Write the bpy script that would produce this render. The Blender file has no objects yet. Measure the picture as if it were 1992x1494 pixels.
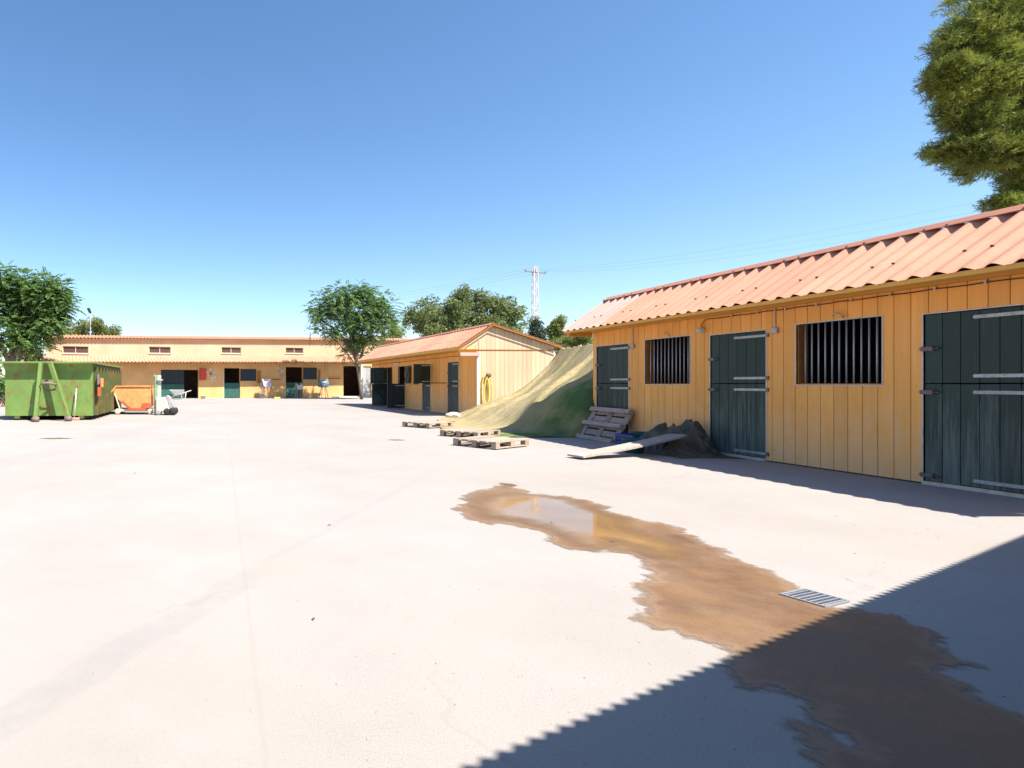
import bpy, bmesh, math, random
import numpy as np
from mathutils import Vector, Matrix

random.seed(7)
rng = np.random.default_rng(7)
scene = bpy.context.scene
COL = scene.collection

# ------------------------------------------------------------------ camera, sky, sun, exposure
F = 1050.0            # focal length in photo pixels (photo 1992 x 1494)
CX, CY = 433.0, 746.0 # where the stable row vanishes: the lens axis
CAM_H = 1.4
cam_d = bpy.data.cameras.new('camera')
cam_d.sensor_width = 36.0
cam_d.lens = F / 1992.0 * 36.0
cam_d.shift_x = (996.0 - CX) / 1992.0
cam_d.shift_y = -(747.0 - CY) / 1992.0
cam_d.clip_start = 0.05
cam_d.clip_end = 4000
cam = bpy.data.objects.new('camera', cam_d)
cam.location = (0, 0, CAM_H)
cam.rotation_euler = (math.radians(90), 0, 0)
COL.objects.link(cam)
scene.camera = cam

SUN = Vector((0.45, -0.54, 1.0)).normalized()
SUN_EL = math.asin(SUN.z)
SUN_AZ = math.atan2(SUN.x, SUN.y)      # clockwise from +Y
world = bpy.data.worlds.new('World')
scene.world = world
world.use_nodes = True
wn = world.node_tree.nodes
wl = world.node_tree.links
wn.clear()
sky = wn.new('ShaderNodeTexSky')
sky.sky_type = 'NISHITA'
sky.sun_disc = False
sky.sun_elevation = SUN_EL
sky.sun_rotation = SUN_AZ
sky.altitude = 60
sky.air_density = 1.0
sky.dust_density = 0.6
sky.ozone_density = 1.6
bg = wn.new('ShaderNodeBackground')
bg.inputs['Strength'].default_value = 0.1
wo = wn.new('ShaderNodeOutputWorld')
hs = wn.new('ShaderNodeHueSaturation')
hs.inputs['Saturation'].default_value = 1.18
wl.new(sky.outputs[0], hs.inputs['Color'])
wl.new(hs.outputs[0], bg.inputs[0])
wl.new(bg.outputs[0], wo.inputs[0])

sun_d = bpy.data.lights.new('sun', 'SUN')
sun_d.energy = 5.0
sun_d.angle = math.radians(0.53)
sun_d.color = (1.0, 0.94, 0.85)
sun = bpy.data.objects.new('sun', sun_d)
sun.location = (20, -24, 45)
sun.rotation_euler = SUN.to_track_quat('Z', 'Y').to_euler()
COL.objects.link(sun)

vs = scene.view_settings
vs.view_transform = 'Standard'
vs.look = 'None'
vs.exposure = 1.2
vs.gamma = 1.0
vs.use_curve_mapping = False
scene.cycles.max_bounces = 8
scene.cycles.diffuse_bounces = 5

# ------------------------------------------------------------------ helpers
def G(px, py, z=0.0):
    """photo pixel -> point at height z"""
    Y = (CAM_H - z) * F / (py - CY)
    return Vector(((px - CX) / F * Y, Y, z))
def P(px, py, Y):
    return Vector(((px - CX) / F * Y, Y, CAM_H - (py - CY) / F * Y))

def link(o, parent=None):
    COL.objects.link(o)
    if parent is not None:
        o.parent = parent
    return o
def tag(o, label=None, cat=None, group=None, kind=None):
    if label: o['label'] = label
    if cat: o['category'] = cat
    if group: o['group'] = group
    if kind: o['kind'] = kind
    return o
def empty(name, loc, rz=0.0, parent=None):
    o = bpy.data.objects.new(name, None)
    o.empty_display_size = 0.2
    o.location = loc
    o.rotation_euler = (0, 0, rz)
    return link(o, parent)
def raw(name, V, Fc, mat=None, smooth=False):
    me = bpy.data.meshes.new(name)
    me.from_pydata([tuple(v) for v in V], [], Fc)
    me.update()
    if mat is not None: me.materials.append(mat)
    if smooth:
        me.polygons.foreach_set('use_smooth', [True] * len(me.polygons))
    return me

class MB:
    """collects shapes that form ONE part"""
    def __init__(s): s.V = []; s.F = []
    def add(s, V, Fc):
        o = len(s.V); s.V += [tuple(v) for v in V]; s.F += [[i + o for i in f] for f in Fc]; return s
    def box(s, x0, x1, y0, y1, z0, z1):
        return s.add([(x0,y0,z0),(x1,y0,z0),(x1,y1,z0),(x0,y1,z0),(x0,y0,z1),(x1,y0,z1),(x1,y1,z1),(x0,y1,z1)],
                     [(0,3,2,1),(4,5,6,7),(0,1,5,4),(1,2,6,5),(2,3,7,6),(3,0,4,7)])
    def bar(s, a, b, w, h=None, up=(0,0,1)):
        """rectangular bar from a to b"""
        a = Vector(a); b = Vector(b); h = w if h is None else h
        d = (b - a).normalized(); up = Vector(up)
        if abs(d.dot(up)) > 0.97: up = Vector((1,0,0))
        sx = d.cross(up).normalized() * (w/2); sz = sx.cross(d).normalized() * (h/2)
        V = [a-sx-sz, a+sx-sz, a+sx+sz, a-sx+sz, b-sx-sz, b+sx-sz, b+sx+sz, b-sx+sz]
        return s.add(V, [(0,3,2,1),(4,5,6,7),(0,1,5,4),(1,2,6,5),(2,3,7,6),(3,0,4,7)])
    def tube(s, pts, r, n=8, cap=True):
        pts = [Vector(p) for p in pts]
        rs = r if isinstance(r, (list, tuple)) else [r]*len(pts)
        V = []; Fc = []
        prev = None
        for i, p in enumerate(pts):
            d = (pts[min(i+1, len(pts)-1)] - pts[max(i-1, 0)]).normalized()
            if prev is None:
                up = Vector((0,0,1)) if abs(d.z) < 0.9 else Vector((1,0,0))
                sx = d.cross(up).normalized()
            else:
                sx = (prev - d*prev.dot(d)).normalized()
            prev = sx
            sy = d.cross(sx)
            for k in range(n):
                a = 2*math.pi*k/n
                V.append(p + (sx*math.cos(a) + sy*math.sin(a))*rs[i])
        for i in range(len(pts)-1):
            for k in range(n):
                Fc.append((i*n+k, i*n+(k+1)%n, (i+1)*n+(k+1)%n, (i+1)*n+k))
        if cap:
            Fc.append(tuple(reversed(range(n))))
            Fc.append(tuple(range((len(pts)-1)*n, len(pts)*n)))
        return s.add(V, Fc)
    def lathe(s, prof, c, n=16, axis='z'):
        c = Vector(c); V = []; Fc = []
        for r, h in prof:
            for k in range(n):
                a = 2*math.pi*k/n
                if axis == 'z': V.append(c + Vector((r*math.cos(a), r*math.sin(a), h)))
                elif axis == 'x': V.append(c + Vector((h, r*math.cos(a), r*math.sin(a))))
                else: V.append(c + Vector((r*math.sin(a), h, r*math.cos(a))))
        for i in range(len(prof)-1):
            for k in range(n):
                Fc.append((i*n+k, i*n+(k+1)%n, (i+1)*n+(k+1)%n, (i+1)*n+k))
        Fc.append(tuple(reversed(range(n)))); Fc.append(tuple(range((len(prof)-1)*n, len(prof)*n)))
        return s.add(V, Fc)
    def prism(s, poly, t0, t1, f):
        """poly of (a,b) extruded from t0 to t1; f(a,b,t) -> xyz"""
        n = len(poly)
        V = [f(a,b,t0) for a,b in poly] + [f(a,b,t1) for a,b in poly]
        Fc = [tuple(range(n)), tuple(reversed(range(n, 2*n)))]
        for i in range(n): Fc.append((i, i+n, (i+1)%n+n, (i+1)%n))
        return s.add(V, Fc)
    def build(s, name, mat, parent=None, smooth=False, bevel=0, fix=False):
        me = raw(name, s.V, s.F, mat, smooth)
        if fix or bevel:
            bm = bmesh.new(); bm.from_mesh(me)
            bmesh.ops.recalc_face_normals(bm, faces=bm.faces)
            if bevel:
                bmesh.ops.bevel(bm, geom=list(bm.edges), offset=bevel, segments=1, affect='EDGES')
            bm.to_mesh(me); bm.free()
        return link(bpy.data.objects.new(name, me), parent)

def copy_tree(o, parent=None):
    c = o.copy(); COL.objects.link(c); c.parent = parent
    for ch in list(o.children): copy_tree(ch, c)
    return c

# ------------------------------------------------------------------ materials
class NT:
    def __init__(s, name):
        s.m = bpy.data.materials.new(name); s.m.use_nodes = True
        s.n = s.m.node_tree.nodes; s.l = s.m.node_tree.links
        s.b = s.n['Principled BSDF']
        s.pos = s.n.new('ShaderNodeNewGeometry').outputs['Position']
        s.rnd = s.n.new('ShaderNodeObjectInfo').outputs['Random']
    def node(s, t, **k):
        n = s.n.new(t)
        for a, v in k.items(): setattr(n, a, v)
        return n
    def noise(s, scale, detail=4, rough=0.55, stretch=None, vec=None):
        v = vec or s.pos
        if stretch is not None:
            mp = s.node('ShaderNodeMapping'); mp.inputs['Scale'].default_value = stretch
            s.l.new(v, mp.inputs['Vector']); v = mp.outputs[0]
        n = s.node('ShaderNodeTexNoise'); n.inputs['Scale'].default_value = scale
        n.inputs['Detail'].default_value = detail; n.inputs['Roughness'].default_value = rough
        s.l.new(v, n.inputs['Vector'])
        return n.outputs['Fac']
    def ramp(s, fac, stops):
        r = s.node('ShaderNodeValToRGB'); e = r.color_ramp.elements
        while len(e) < len(stops): e.new(0.5)
        for el, (p, c) in zip(e, stops):
            el.position = p
            el.color = (c, c, c, 1) if isinstance(c, (int, float)) else (*c, 1)
        s.l.new(fac, r.inputs[0]); return r.outputs[0]
    def mix(s, fac, a, b, mode='MIX'):
        n = s.node('ShaderNodeMix', data_type='RGBA', blend_type=mode)
        for i, v in ((0, fac), (6, a), (7, b)):
            sock = n.inputs[i]
            if hasattr(v, 'is_output'): s.l.new(v, sock)
            elif isinstance(v, (int, float)): sock.default_value = v if i == 0 else (v, v, v, 1)
            else: sock.default_value = (*v, 1)
        return n.outputs[2]
    def math(s, op, a, b=0.0):
        n = s.node('ShaderNodeMath', operation=op)
        for i, v in enumerate((a, b)):
            if hasattr(v, 'is_output'): s.l.new(v, n.inputs[i])
            else: n.inputs[i].default_value = v
        return n.outputs[0]
    def sep(s):
        n = s.node('ShaderNodeSeparateXYZ'); s.l.new(s.pos, n.inputs[0]); return n.outputs
    def bump(s, h, strength=0.3, dist=0.01):
        n = s.node('ShaderNodeBump'); n.inputs['Strength'].default_value = strength
        n.inputs['Distance'].default_value = dist
        s.l.new(h, n.inputs['Height']); s.l.new(n.outputs[0], s.b.inputs['Normal'])
    def set(s, col=None, rough=None, metal=None, spec=None):
        for k, v in (('Base Color', col), ('Roughness', rough), ('Metallic', metal), ('Specular IOR Level', spec)):
            if v is None: continue
            if hasattr(v, 'is_output'): s.l.new(v, s.b.inputs[k])
            else: s.b.inputs[k].default_value = (*v, 1) if k == 'Base Color' else v
        return s.m

def simple(name, col, rough=0.6, var=0.25, scale=6, metal=0.0, spec=0.3, bump=0.0):
    t = NT(name)
    n = t.noise(scale, 5)
    dark = tuple(c*(1-var) for c in col); lite = tuple(min(1, c*(1+var*0.6)) for c in col)
    c = t.ramp(n, [(0.3, dark), (0.7, lite)])
    r = t.ramp(t.rnd, [(0, 0.9), (1, 1.08)])
    c = t.mix(1.0, c, r, 'MULTIPLY')
    if bump: t.bump(t.noise(scale*8, 3), bump, 0.01)
    return t.set(c, rough, metal, spec)

def painted_wood(name, base, dirt, fade, rough=0.55):
    t = NT(name)
    z = t.sep()[2]
    streak = t.noise(1.0, 6, 0.6, (9, 9, 0.7))
    c = t.ramp(streak, [(0.25, tuple(k*0.92 for k in base)), (0.55, base), (0.8, fade)])
    grain = t.noise(1.0, 4, 0.6, (70, 70, 3))
    c = t.mix(0.35, c, t.ramp(grain, [(0.3, 0.86), (0.7, 1.05)]), 'MULTIPLY')
    c = t.mix(1.0, c, t.ramp(t.rnd, [(0, 0.89), (1, 1.07)]), 'MULTIPLY')
    # dust and dirt at the board foot; orange tone lightened for missing bounce light
    m = t.math('ADD', t.math('MULTIPLY', t.noise(5, 6, 0.65, (1, 1, 0.5)), 1.3), t.math('MULTIPLY', z, -0.55))
    c = t.mix(t.ramp(m, [(-0.05, 0.0), (0.65, 0.8)]), c, dirt)
    chip = t.noise(14, 6, 0.7, (1, 1, 0.35))
    c = t.mix(t.ramp(chip, [(0.66, 0.0), (0.74, 0.55)]), c, tuple(k*.45 for k in dirt))
    t.bump(grain, 0.18, 0.004)
    return t.set(c, rough, 0, 0.3)

M = {}
M['orange'] = painted_wood('orange_paint', (0.88, 0.395, 0.09), (0.88, 0.50, 0.25), (0.90, 0.47, 0.16))  # second colour is pale dust, raised to lift the shaded board foot
M['faded'] = painted_wood('faded_yellow_paint', (0.60, 0.435, 0.28), (0.46, 0.32, 0.19), (0.62, 0.48, 0.33))
M['groove'] = simple('groove_wood', (0.34, 0.14, 0.03), 0.8, 0.2)
M['soffit'] = simple('soffit_paint', (0.74, 0.37, 0.07), 0.6, 0.12)
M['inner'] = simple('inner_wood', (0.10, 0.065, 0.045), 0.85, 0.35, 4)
def door_mat():
    t = NT('green_paint')
    z = t.sep()[2]
    base = (0.018, 0.039, 0.033)
    s = t.noise(1.0, 6, 0.65, (22, 22, 1.3))
    s2 = t.noise(1.0, 5, 0.6, (60, 60, 3))
    hi = t.math('MULTIPLY', t.math('SUBTRACT', 1.55, z), 0.28)     # kicked and hosed lower leaf
    f = t.math('ADD', s, t.math('MAXIMUM', hi, 0.0))
    wear = t.ramp(f, [(0.62, 0.0), (0.98, 0.75)])
    c = t.mix(wear, base, (0.15, 0.18, 0.16))
    c = t.mix(0.45, c, t.ramp(s2, [(0.3, 0.6), (0.7, 1.15)]), 'MULTIPLY')
    c = t.mix(1.0, c, t.ramp(t.rnd, [(0, 0.75), (1, 1.2)]), 'MULTIPLY')
    t.bump(s2, 0.2, 0.004)
    return t.set(c, 0.5, 0, 0.35)
M['door'] = door_mat()
M['white'] = simple('white_trim', (0.60, 0.51, 0.44), 0.6, 0.22, 9)
M['zinc'] = simple('galvanised', (0.44, 0.43, 0.41), 0.55, 0.3, 25, 0.25)
M['rusty'] = simple('rusty_iron', (0.22, 0.16, 0.15), 0.75, 0.4, 30, 0.2)
M['bars'] = simple('grey_bars', (0.34, 0.36, 0.40), 0.45, 0.15, 20, 0.4)
def sheet_mat(name, base):
    t = NT(name)
    n = t.noise(1.3, 7, 0.7); n2 = t.noise(30, 4, 0.6)
    c = t.ramp(n, [(0.3, tuple(k*0.86 for k in base)), (0.7, tuple(min(1, k*1.08) for k in base))])
    c = t.mix(0.5, c, t.ramp(n2, [(0.3, 0.84), (0.7, 1.06)]), 'MULTIPLY')
    c = t.mix(1.0, c, t.ramp(t.rnd, [(0, 0.89), (1, 1.07)]), 'MULTIPLY')
    t.bump(n2, 0.12, 0.003)
    return t.set(c, 0.75, 0, 0.2)
M['sheet'] = sheet_mat('terracotta_sheet', (0.52, 0.25, 0.165))
M['sheet_new'] = sheet_mat('pale_sheet', (0.52, 0.34, 0.285))
M['ridge'] = sheet_mat('ridge_sheet', (0.46, 0.20, 0.135))
M['tile'] = sheet_mat('clay_tile', (0.54, 0.30, 0.20))
M['fix'] = simple('fixing', (0.05, 0.04, 0.04), 0.6, 0.2)
M['render'] = simple('yellow_render', (0.68, 0.385, 0.16), 0.85, 0.14, 0.8, bump=0.05)
M['render_sunlit'] = simple('sunlit_render', (0.56, 0.365, 0.235), 0.85, 0.12, 0.7, bump=0.05)  # paler copy of the yellow render, bleaching by sunlight put into the colour
M['darkdoor'] = simple('blue_black_door', (0.018, 0.026, 0.034), 0.5, 0.3, 5)
M['greendoor'] = simple('green_door', (0.03, 0.10, 0.08), 0.55, 0.3, 5)
M['black'] = simple('pit_shade_black', (0.012, 0.011, 0.011), 0.8, 0.3)
M['brownshut'] = simple('brown_shutter', (0.08, 0.045, 0.035), 0.6, 0.2)
M['red'] = simple('red_cabinet', (0.55, 0.05, 0.03), 0.45, 0.12)
M['paper'] = simple('paper', (0.6, 0.6, 0.56), 0.7, 0.3, 3)
M['bark'] = simple('bark', (0.16, 0.12, 0.09), 0.9, 0.4, 12, bump=0.4)
M['palebark'] = simple('pale_bark', (0.36, 0.29, 0.24), 0.9, 0.35, 8, bump=0.4)
def wood_mat(name, base):
    t = NT(name)
    s = t.noise(1.0, 6, 0.65, (40, 6, 40)); s2 = t.noise(3, 5, 0.6)
    c = t.ramp(s, [(0.3, tuple(k*0.62 for k in base)), (0.7, tuple(min(1, k*1.15) for k in base))])
    c = t.mix(0.6, c, t.ramp(s2, [(0.3, 0.75), (0.7, 1.1)]), 'MULTIPLY')
    c = t.mix(1.0, c, t.ramp(t.rnd, [(0, 0.78), (1, 1.12)]), 'MULTIPLY')
    t.bump(s, 0.35, 0.004)
    return t.set(c, 0.85, 0, 0.15)
M['pallet'] = wood_mat('pallet_wood', (0.42, 0.33, 0.26))
M['pallet_old'] = wood_mat('old_pallet_wood', (0.43, 0.33, 0.28))
M['plank'] = wood_mat('bare_plank', (0.42, 0.36, 0.31))
def leaf_mat(name, a, b, trans=0.25):
    t = NT(name)
    n = t.noise(2.2, 3); n2 = t.noise(0.5, 2)
    c = t.mix(t.ramp(n, [(0.3, 0.0), (0.7, 1.0)]), a, b)
    c = t.mix(0.7, c, t.ramp(n2, [(0.35, 0.7), (0.65, 1.2)]), 'MULTIPLY')
    t.set(c, 0.5, 0, 0.3)
    tr = t.node('ShaderNodeBsdfTranslucent'); t.l.new(c, tr.inputs[0])
    mx = t.node('ShaderNodeMixShader'); mx.inputs[0].default_value = trans
    out = t.n['Material Output']
    t.l.new(t.b.outputs[0], mx.inputs[1]); t.l.new(tr.outputs[0], mx.inputs[2]); t.l.new(mx.outputs[0], out.inputs[0])
    return t.m
M['jacaranda'] = leaf_mat('jacaranda_leaf', (0.075, 0.155, 0.04), (0.175, 0.275, 0.075), 0.42)
M['dusty'] = leaf_mat('dusty_leaf', (0.105, 0.165, 0.048), (0.24, 0.27, 0.11), 0.4)
M['olive'] = leaf_mat('olive_leaf', (0.13, 0.17, 0.04), (0.25, 0.26, 0.075), 0.35)
M['conif'] = leaf_mat('cypress_leaf', (0.03, 0.06, 0.035), (0.05, 0.09, 0.05), 0.15)
M['yellowleaf'] = leaf_mat('yellow_leaf', (0.35, 0.22, 0.04), (0.45, 0.30, 0.07), 0.3)
M['pine'] = leaf_mat('pine_needle', (0.07, 0.10, 0.018), (0.29, 0.33, 0.06), 0.38)
M['pinetwig'] = simple('pine_twig', (0.30, 0.22, 0.16), 0.9, 0.3)

def skip_mat(name, base, dirtf):
    t = NT(name)
    n = t.noise(1.6, 6, 0.65); n2 = t.noise(4.5, 7, 0.7, (1, 1, 0.55)); n3 = t.noise(25, 4)
    c = t.ramp(n, [(0.3, tuple(k*0.82 for k in base)), (0.7, tuple(min(1, k*1.15) for k in base))])
    c = t.mix(t.ramp(n3, [(0.62, 0.0), (0.75, 0.25)]), c, (0.33, 0.34, 0.14))
    c = t.mix(t.ramp(n2, [(0.58-dirtf, 0.0), (0.66-dirtf*0.6, 0.85)]), c, (0.23, 0.09, 0.04))
    t.bump(n3, 0.15, 0.01)
    return t.set(c, 0.6, 0.1, 0.3)
M['skip'] = skip_mat('green_skip_paint', (0.145, 0.235, 0.058), 0.05)
M['skip_side'] = skip_mat('dark_skip_paint', (0.085, 0.105, 0.035), 0.07)  # darker, rustier variant for the sides, floor, ribs and rails
M['orangeskip'] = simple('orange_skip_paint', (0.66, 0.29, 0.10), 0.6, 0.3, 3)
M['redskip'] = simple('red_skip_paint', (0.50, 0.10, 0.04), 0.6, 0.3, 5)
M['mint'] = simple('mint_paint', (0.46, 0.52, 0.40), 0.5, 0.18, 7)
M['greensteel'] = simple('green_steel', (0.24, 0.36, 0.20), 0.5, 0.2, 7)
M['greyp'] = simple('grey_plastic', (0.32, 0.30, 0.31), 0.55, 0.2, 8)
M['rubber'] = simple('rubber', (0.03, 0.028, 0.028), 0.8, 0.3)
M['pink'] = simple('pink_paint', (0.55, 0.30, 0.26), 0.7, 0.2)
M['yellow'] = simple('yellow_hose', (0.75, 0.58, 0.12), 0.5, 0.15)
M['blue'] = simple('blue_plastic', (0.06, 0.08, 0.28), 0.4, 0.3, 20)
M['teal'] = simple('teal_plastic', (0.02, 0.09, 0.10), 0.5, 0.3, 10)
M['leather'] = simple('leather', (0.12, 0.08, 0.06), 0.5, 0.3)
M['saddlepad'] = simple('saddle_pad', (0.30, 0.42, 0.45), 0.8, 0.2)
M['mauve'] = simple('mauve_cover', (0.42, 0.38, 0.48), 0.8, 0.2)
M['beige'] = simple('beige_metal', (0.58, 0.50, 0.40), 0.6, 0.2)
M['concrete_pale'] = simple('pale_concrete', (0.5, 0.46, 0.42), 0.9, 0.15, 3)
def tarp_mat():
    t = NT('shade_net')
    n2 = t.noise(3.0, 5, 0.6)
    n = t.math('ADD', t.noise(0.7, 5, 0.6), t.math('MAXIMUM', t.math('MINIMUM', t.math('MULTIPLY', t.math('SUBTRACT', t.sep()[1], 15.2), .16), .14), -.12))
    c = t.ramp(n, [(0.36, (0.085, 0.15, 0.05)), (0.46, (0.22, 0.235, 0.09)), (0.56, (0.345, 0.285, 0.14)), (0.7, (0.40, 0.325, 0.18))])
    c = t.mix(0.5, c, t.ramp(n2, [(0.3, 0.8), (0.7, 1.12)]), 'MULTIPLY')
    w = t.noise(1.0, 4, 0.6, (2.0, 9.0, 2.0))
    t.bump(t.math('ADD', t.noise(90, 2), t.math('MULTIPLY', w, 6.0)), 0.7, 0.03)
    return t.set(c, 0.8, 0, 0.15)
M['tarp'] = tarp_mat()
def camo():
    t = NT('olive_canvas')
    n = t.noise(4, 5, 0.6)
    c = t.ramp(n, [(0.35, (0.045, 0.042, 0.030)), (0.6, (0.10, 0.092, 0.062))])
    t.bump(t.noise(1.0, 6, 0.6, (10, 14, 8)), 0.6, 0.03)
    return t.set(c, 0.55, 0, 0.4)
M['camo'] = camo()

def ground_mat():
    t = NT('yard_concrete')
    x, y, z = t.sep()
    big = t.noise(0.22, 5, 0.6); mid = t.noise(1.1, 6, 0.65); fine = t.noise(45, 5, 0.7); agg = t.noise(140, 3, 0.6)
    c = t.ramp(big, [(0.3, (0.300, 0.268, 0.240)), (0.5, (0.324, 0.298, 0.275)), (0.7, (0.336, 0.313, 0.295))])
    c = t.mix(0.5, c, t.ramp(mid, [(0.3, 0.88), (0.7, 1.06)]), 'MULTIPLY')
    # right of the joint the slab is worn down to its aggregate
    right = t.ramp(t.math('ADD', t.math('MULTIPLY', x, 4.0), -0.15), [(0.0, 0.0), (1.0, 1.0)])
    rough_amt = t.math('ADD', t.math('MULTIPLY', right, 0.55), 0.25)
    c = t.mix(rough_amt, c, t.mix(1.0, c, t.ramp(agg, [(0.25, 0.62), (0.5, 1.0), (0.8, 1.10)]), 'MULTIPLY'))
    c = t.mix(0.5, c, t.ramp(fine, [(0.28, 0.78), (0.45, 1.0)]), 'MULTIPLY')
    # small dirt specks and a few smeared brownish stains
    sp = t.noise(9, 8, 0.75)
    c = t.mix(t.ramp(sp, [(0.66, 0.0), (0.74, 0.4)]), c, (0.22, 0.18, 0.14))
    st = t.noise(0.6, 7, 0.7)
    c = t.mix(t.ramp(st, [(0.55, 0.0), (0.75, 0.35)]), c, (0.30, 0.26, 0.215))
    # tyre mark running from lower left up to the joint
    def band(p, q, w, strength):
        dx, dy = q[0]-p[0], q[1]-p[1]; L = math.hypot(dx, dy); nx, ny = -dy/L, dx/L
        d = t.math('ADD', t.math('ADD', t.math('MULTIPLY', x, nx), t.math('MULTIPLY', y, ny)), -(p[0]*nx+p[1]*ny))
        d = t.math('ABSOLUTE', t.math('ADD', d, t.math('MULTIPLY', t.math('SUBTRACT', mid, 0.5), 0.25)))
        a = t.ramp(t.math('MULTIPLY', d, 1.0/w), [(0.0, strength), (0.7, strength*0.8), (1.0, 0.0)])
        u = t.math('MULTIPLY', t.math('ADD', t.math('ADD', t.math('MULTIPLY', x, dx/L), t.math('MULTIPLY', y, dy/L)), -(p[0]*dx+p[1]*dy)/L), 1.0/L)
        e = t.ramp(u, [(0.0, 0.0), (0.04, 1.0), (0.8, 0.8), (1.0, 0.0)])
        g = t.math('MULTIPLY', t.math('MULTIPLY', a, e), t.ramp(t.noise(7, 5, 0.7), [(0.3, 0.25), (0.65, 1.0)]))
        return g
    p = G(-60, 1440); q = G(540, 1090)
    c = t.mix(band(p, q, 0.13, 0.55), c, (0.235, 0.225, 0.222))
    c = t.mix(band(G(-200, 950), G(430, 800), 0.5, 0.5), c, (0.255, 0.245, 0.24))
    c = t.mix(band(G(500, 1100), G(860, 910), 0.06, 0.5), c, (0.255, 0.245, 0.24))
    # casting joint along the yard, narrow crack
    j = t.math('ABSOLUTE', t.math('ADD', t.math('ADD', x, -0.16), t.math('MULTIPLY', t.math('SUBTRACT', t.noise(3, 4), 0.5), 0.03)))
    c = t.mix(t.ramp(j, [(0.0, 0.30), (0.006, 0.25), (0.02, 0.0)]), c, (0.27, 0.23, 0.20))
    vor = t.node('ShaderNodeTexVoronoi', feature='DISTANCE_TO_EDGE'); vor.inputs['Scale'].default_value = 0.16
    wv = t.node('ShaderNodeVectorMath', operation='ADD'); nz = t.node('ShaderNodeTexNoise'); nz.inputs['Scale'].default_value = 1.4; nz.inputs['Detail'].default_value = 6
    t.l.new(t.pos, nz.inputs['Vector']); sc_ = t.node('ShaderNodeVectorMath', operation='SCALE'); sc_.inputs['Scale'].default_value = 0.9
    t.l.new(nz.outputs['Color'], sc_.inputs[0]); t.l.new(t.pos, wv.inputs[0]); t.l.new(sc_.outputs[0], wv.inputs[1]); t.l.new(wv.outputs[0], vor.inputs['Vector'])
    crk = t.ramp(vor.outputs['Distance'], [(0.0, 0.25), (0.0008, 0.18), (0.002, 0.0)])
    c = t.mix(t.math('MULTIPLY', crk, t.ramp(t.noise(0.5, 3), [(0.45, 0.0), (0.6, 1.0)])), c, (0.20, 0.17, 0.145))
    cream = t.noise(0.35, 6, 0.65)
    c = t.mix(t.ramp(cream, [(0.48, 0.0), (0.72, 0.6)]), c, (0.312, 0.276, 0.232))
    h = t.math('ADD', t.math('MULTIPLY', agg, rough_amt), t.math('MULTIPLY', mid, 0.6))
    t.bump(h, 0.12, 0.008)
    return t.set(c, 0.9, 0, 0.2)
M['ground'] = ground_mat()
def soak(t, lo, hi, amp, scale):
    """alpha of a wet film from the 'wet' attribute, broken up by the grain of the slab"""
    at = t.node('ShaderNodeAttribute', attribute_name='wet').outputs['Fac']
    f = t.math('ADD', at, t.math('MULTIPLY', t.math('SUBTRACT', t.noise(scale, 7, 0.7), 0.5), amp))
    a = t.ramp(f, [(lo, 0.0), (hi, 1.0)])
    tr = t.node('ShaderNodeBsdfTransparent'); mx = t.node('ShaderNodeMixShader')
    t.l.new(a, mx.inputs[0]); t.l.new(tr.outputs[0], mx.inputs[1]); t.l.new(t.b.outputs[0], mx.inputs[2])
    t.l.new(mx.outputs[0], t.n['Material Output'].inputs[0])
    return f
def wet_mat():
    t = NT('wet_concrete')
    mid = t.noise(1.8, 6, 0.65); agg = t.noise(120, 3); silt = t.noise(0.9, 5, 0.6, (1, 2.2, 1))
    f = soak(t, 0.36, 0.60, 1.0, 11)
    c = t.ramp(mid, [(0.3, (0.128, 0.068, 0.031)), (0.5, (0.175, 0.101, 0.052)), (0.72, (0.215, 0.134, 0.076))])
    c = t.mix(t.ramp(silt, [(0.5, 0.0), (0.68, 0.6)]), c, (0.225, 0.125, 0.048))
    c = t.mix(0.6, c, t.ramp(agg, [(0.3, 0.68), (0.7, 1.18)]), 'MULTIPLY')
    c = t.mix(t.ramp(f, [(0.45, 0.55), (0.85, 0.0)]), c, (0.30, 0.21, 0.14))
    t.bump(t.math('ADD', agg, t.math('MULTIPLY', mid, 0.5)), 0.25, 0.006)
    return t.set(c, t.ramp(mid, [(0.3, 0.34), (0.7, 0.72)]), 0, 0.35)
M['wet'] = wet_mat()
def puddle_mat():
    t = NT('muddy_water')
    n = t.noise(1.2, 5, 0.6); g = t.noise(60, 4, 0.6)
    f = soak(t, 0.25, 0.75, 0.5, 3)
    c = t.ramp(n, [(0.3, (0.22, 0.125, 0.05)), (0.7, (0.31, 0.19, 0.085))])
    c = t.mix(0.4, c, t.ramp(g, [(0.3, 0.75), (0.7, 1.1)]), 'MULTIPLY')
    t.bump(t.noise(5, 2), 0.02, 0.01)
    return t.set(c, t.ramp(f, [(0.4, 0.35), (0.8, 0.05)]), 0, 0.5)
M['puddle'] = puddle_mat()

# ------------------------------------------------------------------ ground
gm = MB()
xs = [-1500, -200, -60, -25, -12, -4, 0, 4, 8, 12, 25, 60, 200, 1500]
ys = [-300, -40, -10, 0, 2, 4, 8, 14, 24, 45, 90, 300, 2500]
gv = [(x, y, 0) for y in ys for x in xs]
gf = [(j*len(xs)+i, j*len(xs)+i+1, (j+1)*len(xs)+i+1, (j+1)*len(xs)+i) for j in range(len(ys)-1) for i in range(len(xs)-1)]
gm.add(gv, gf)
tag(gm.build('ground', M['ground']), kind='structure')

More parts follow.
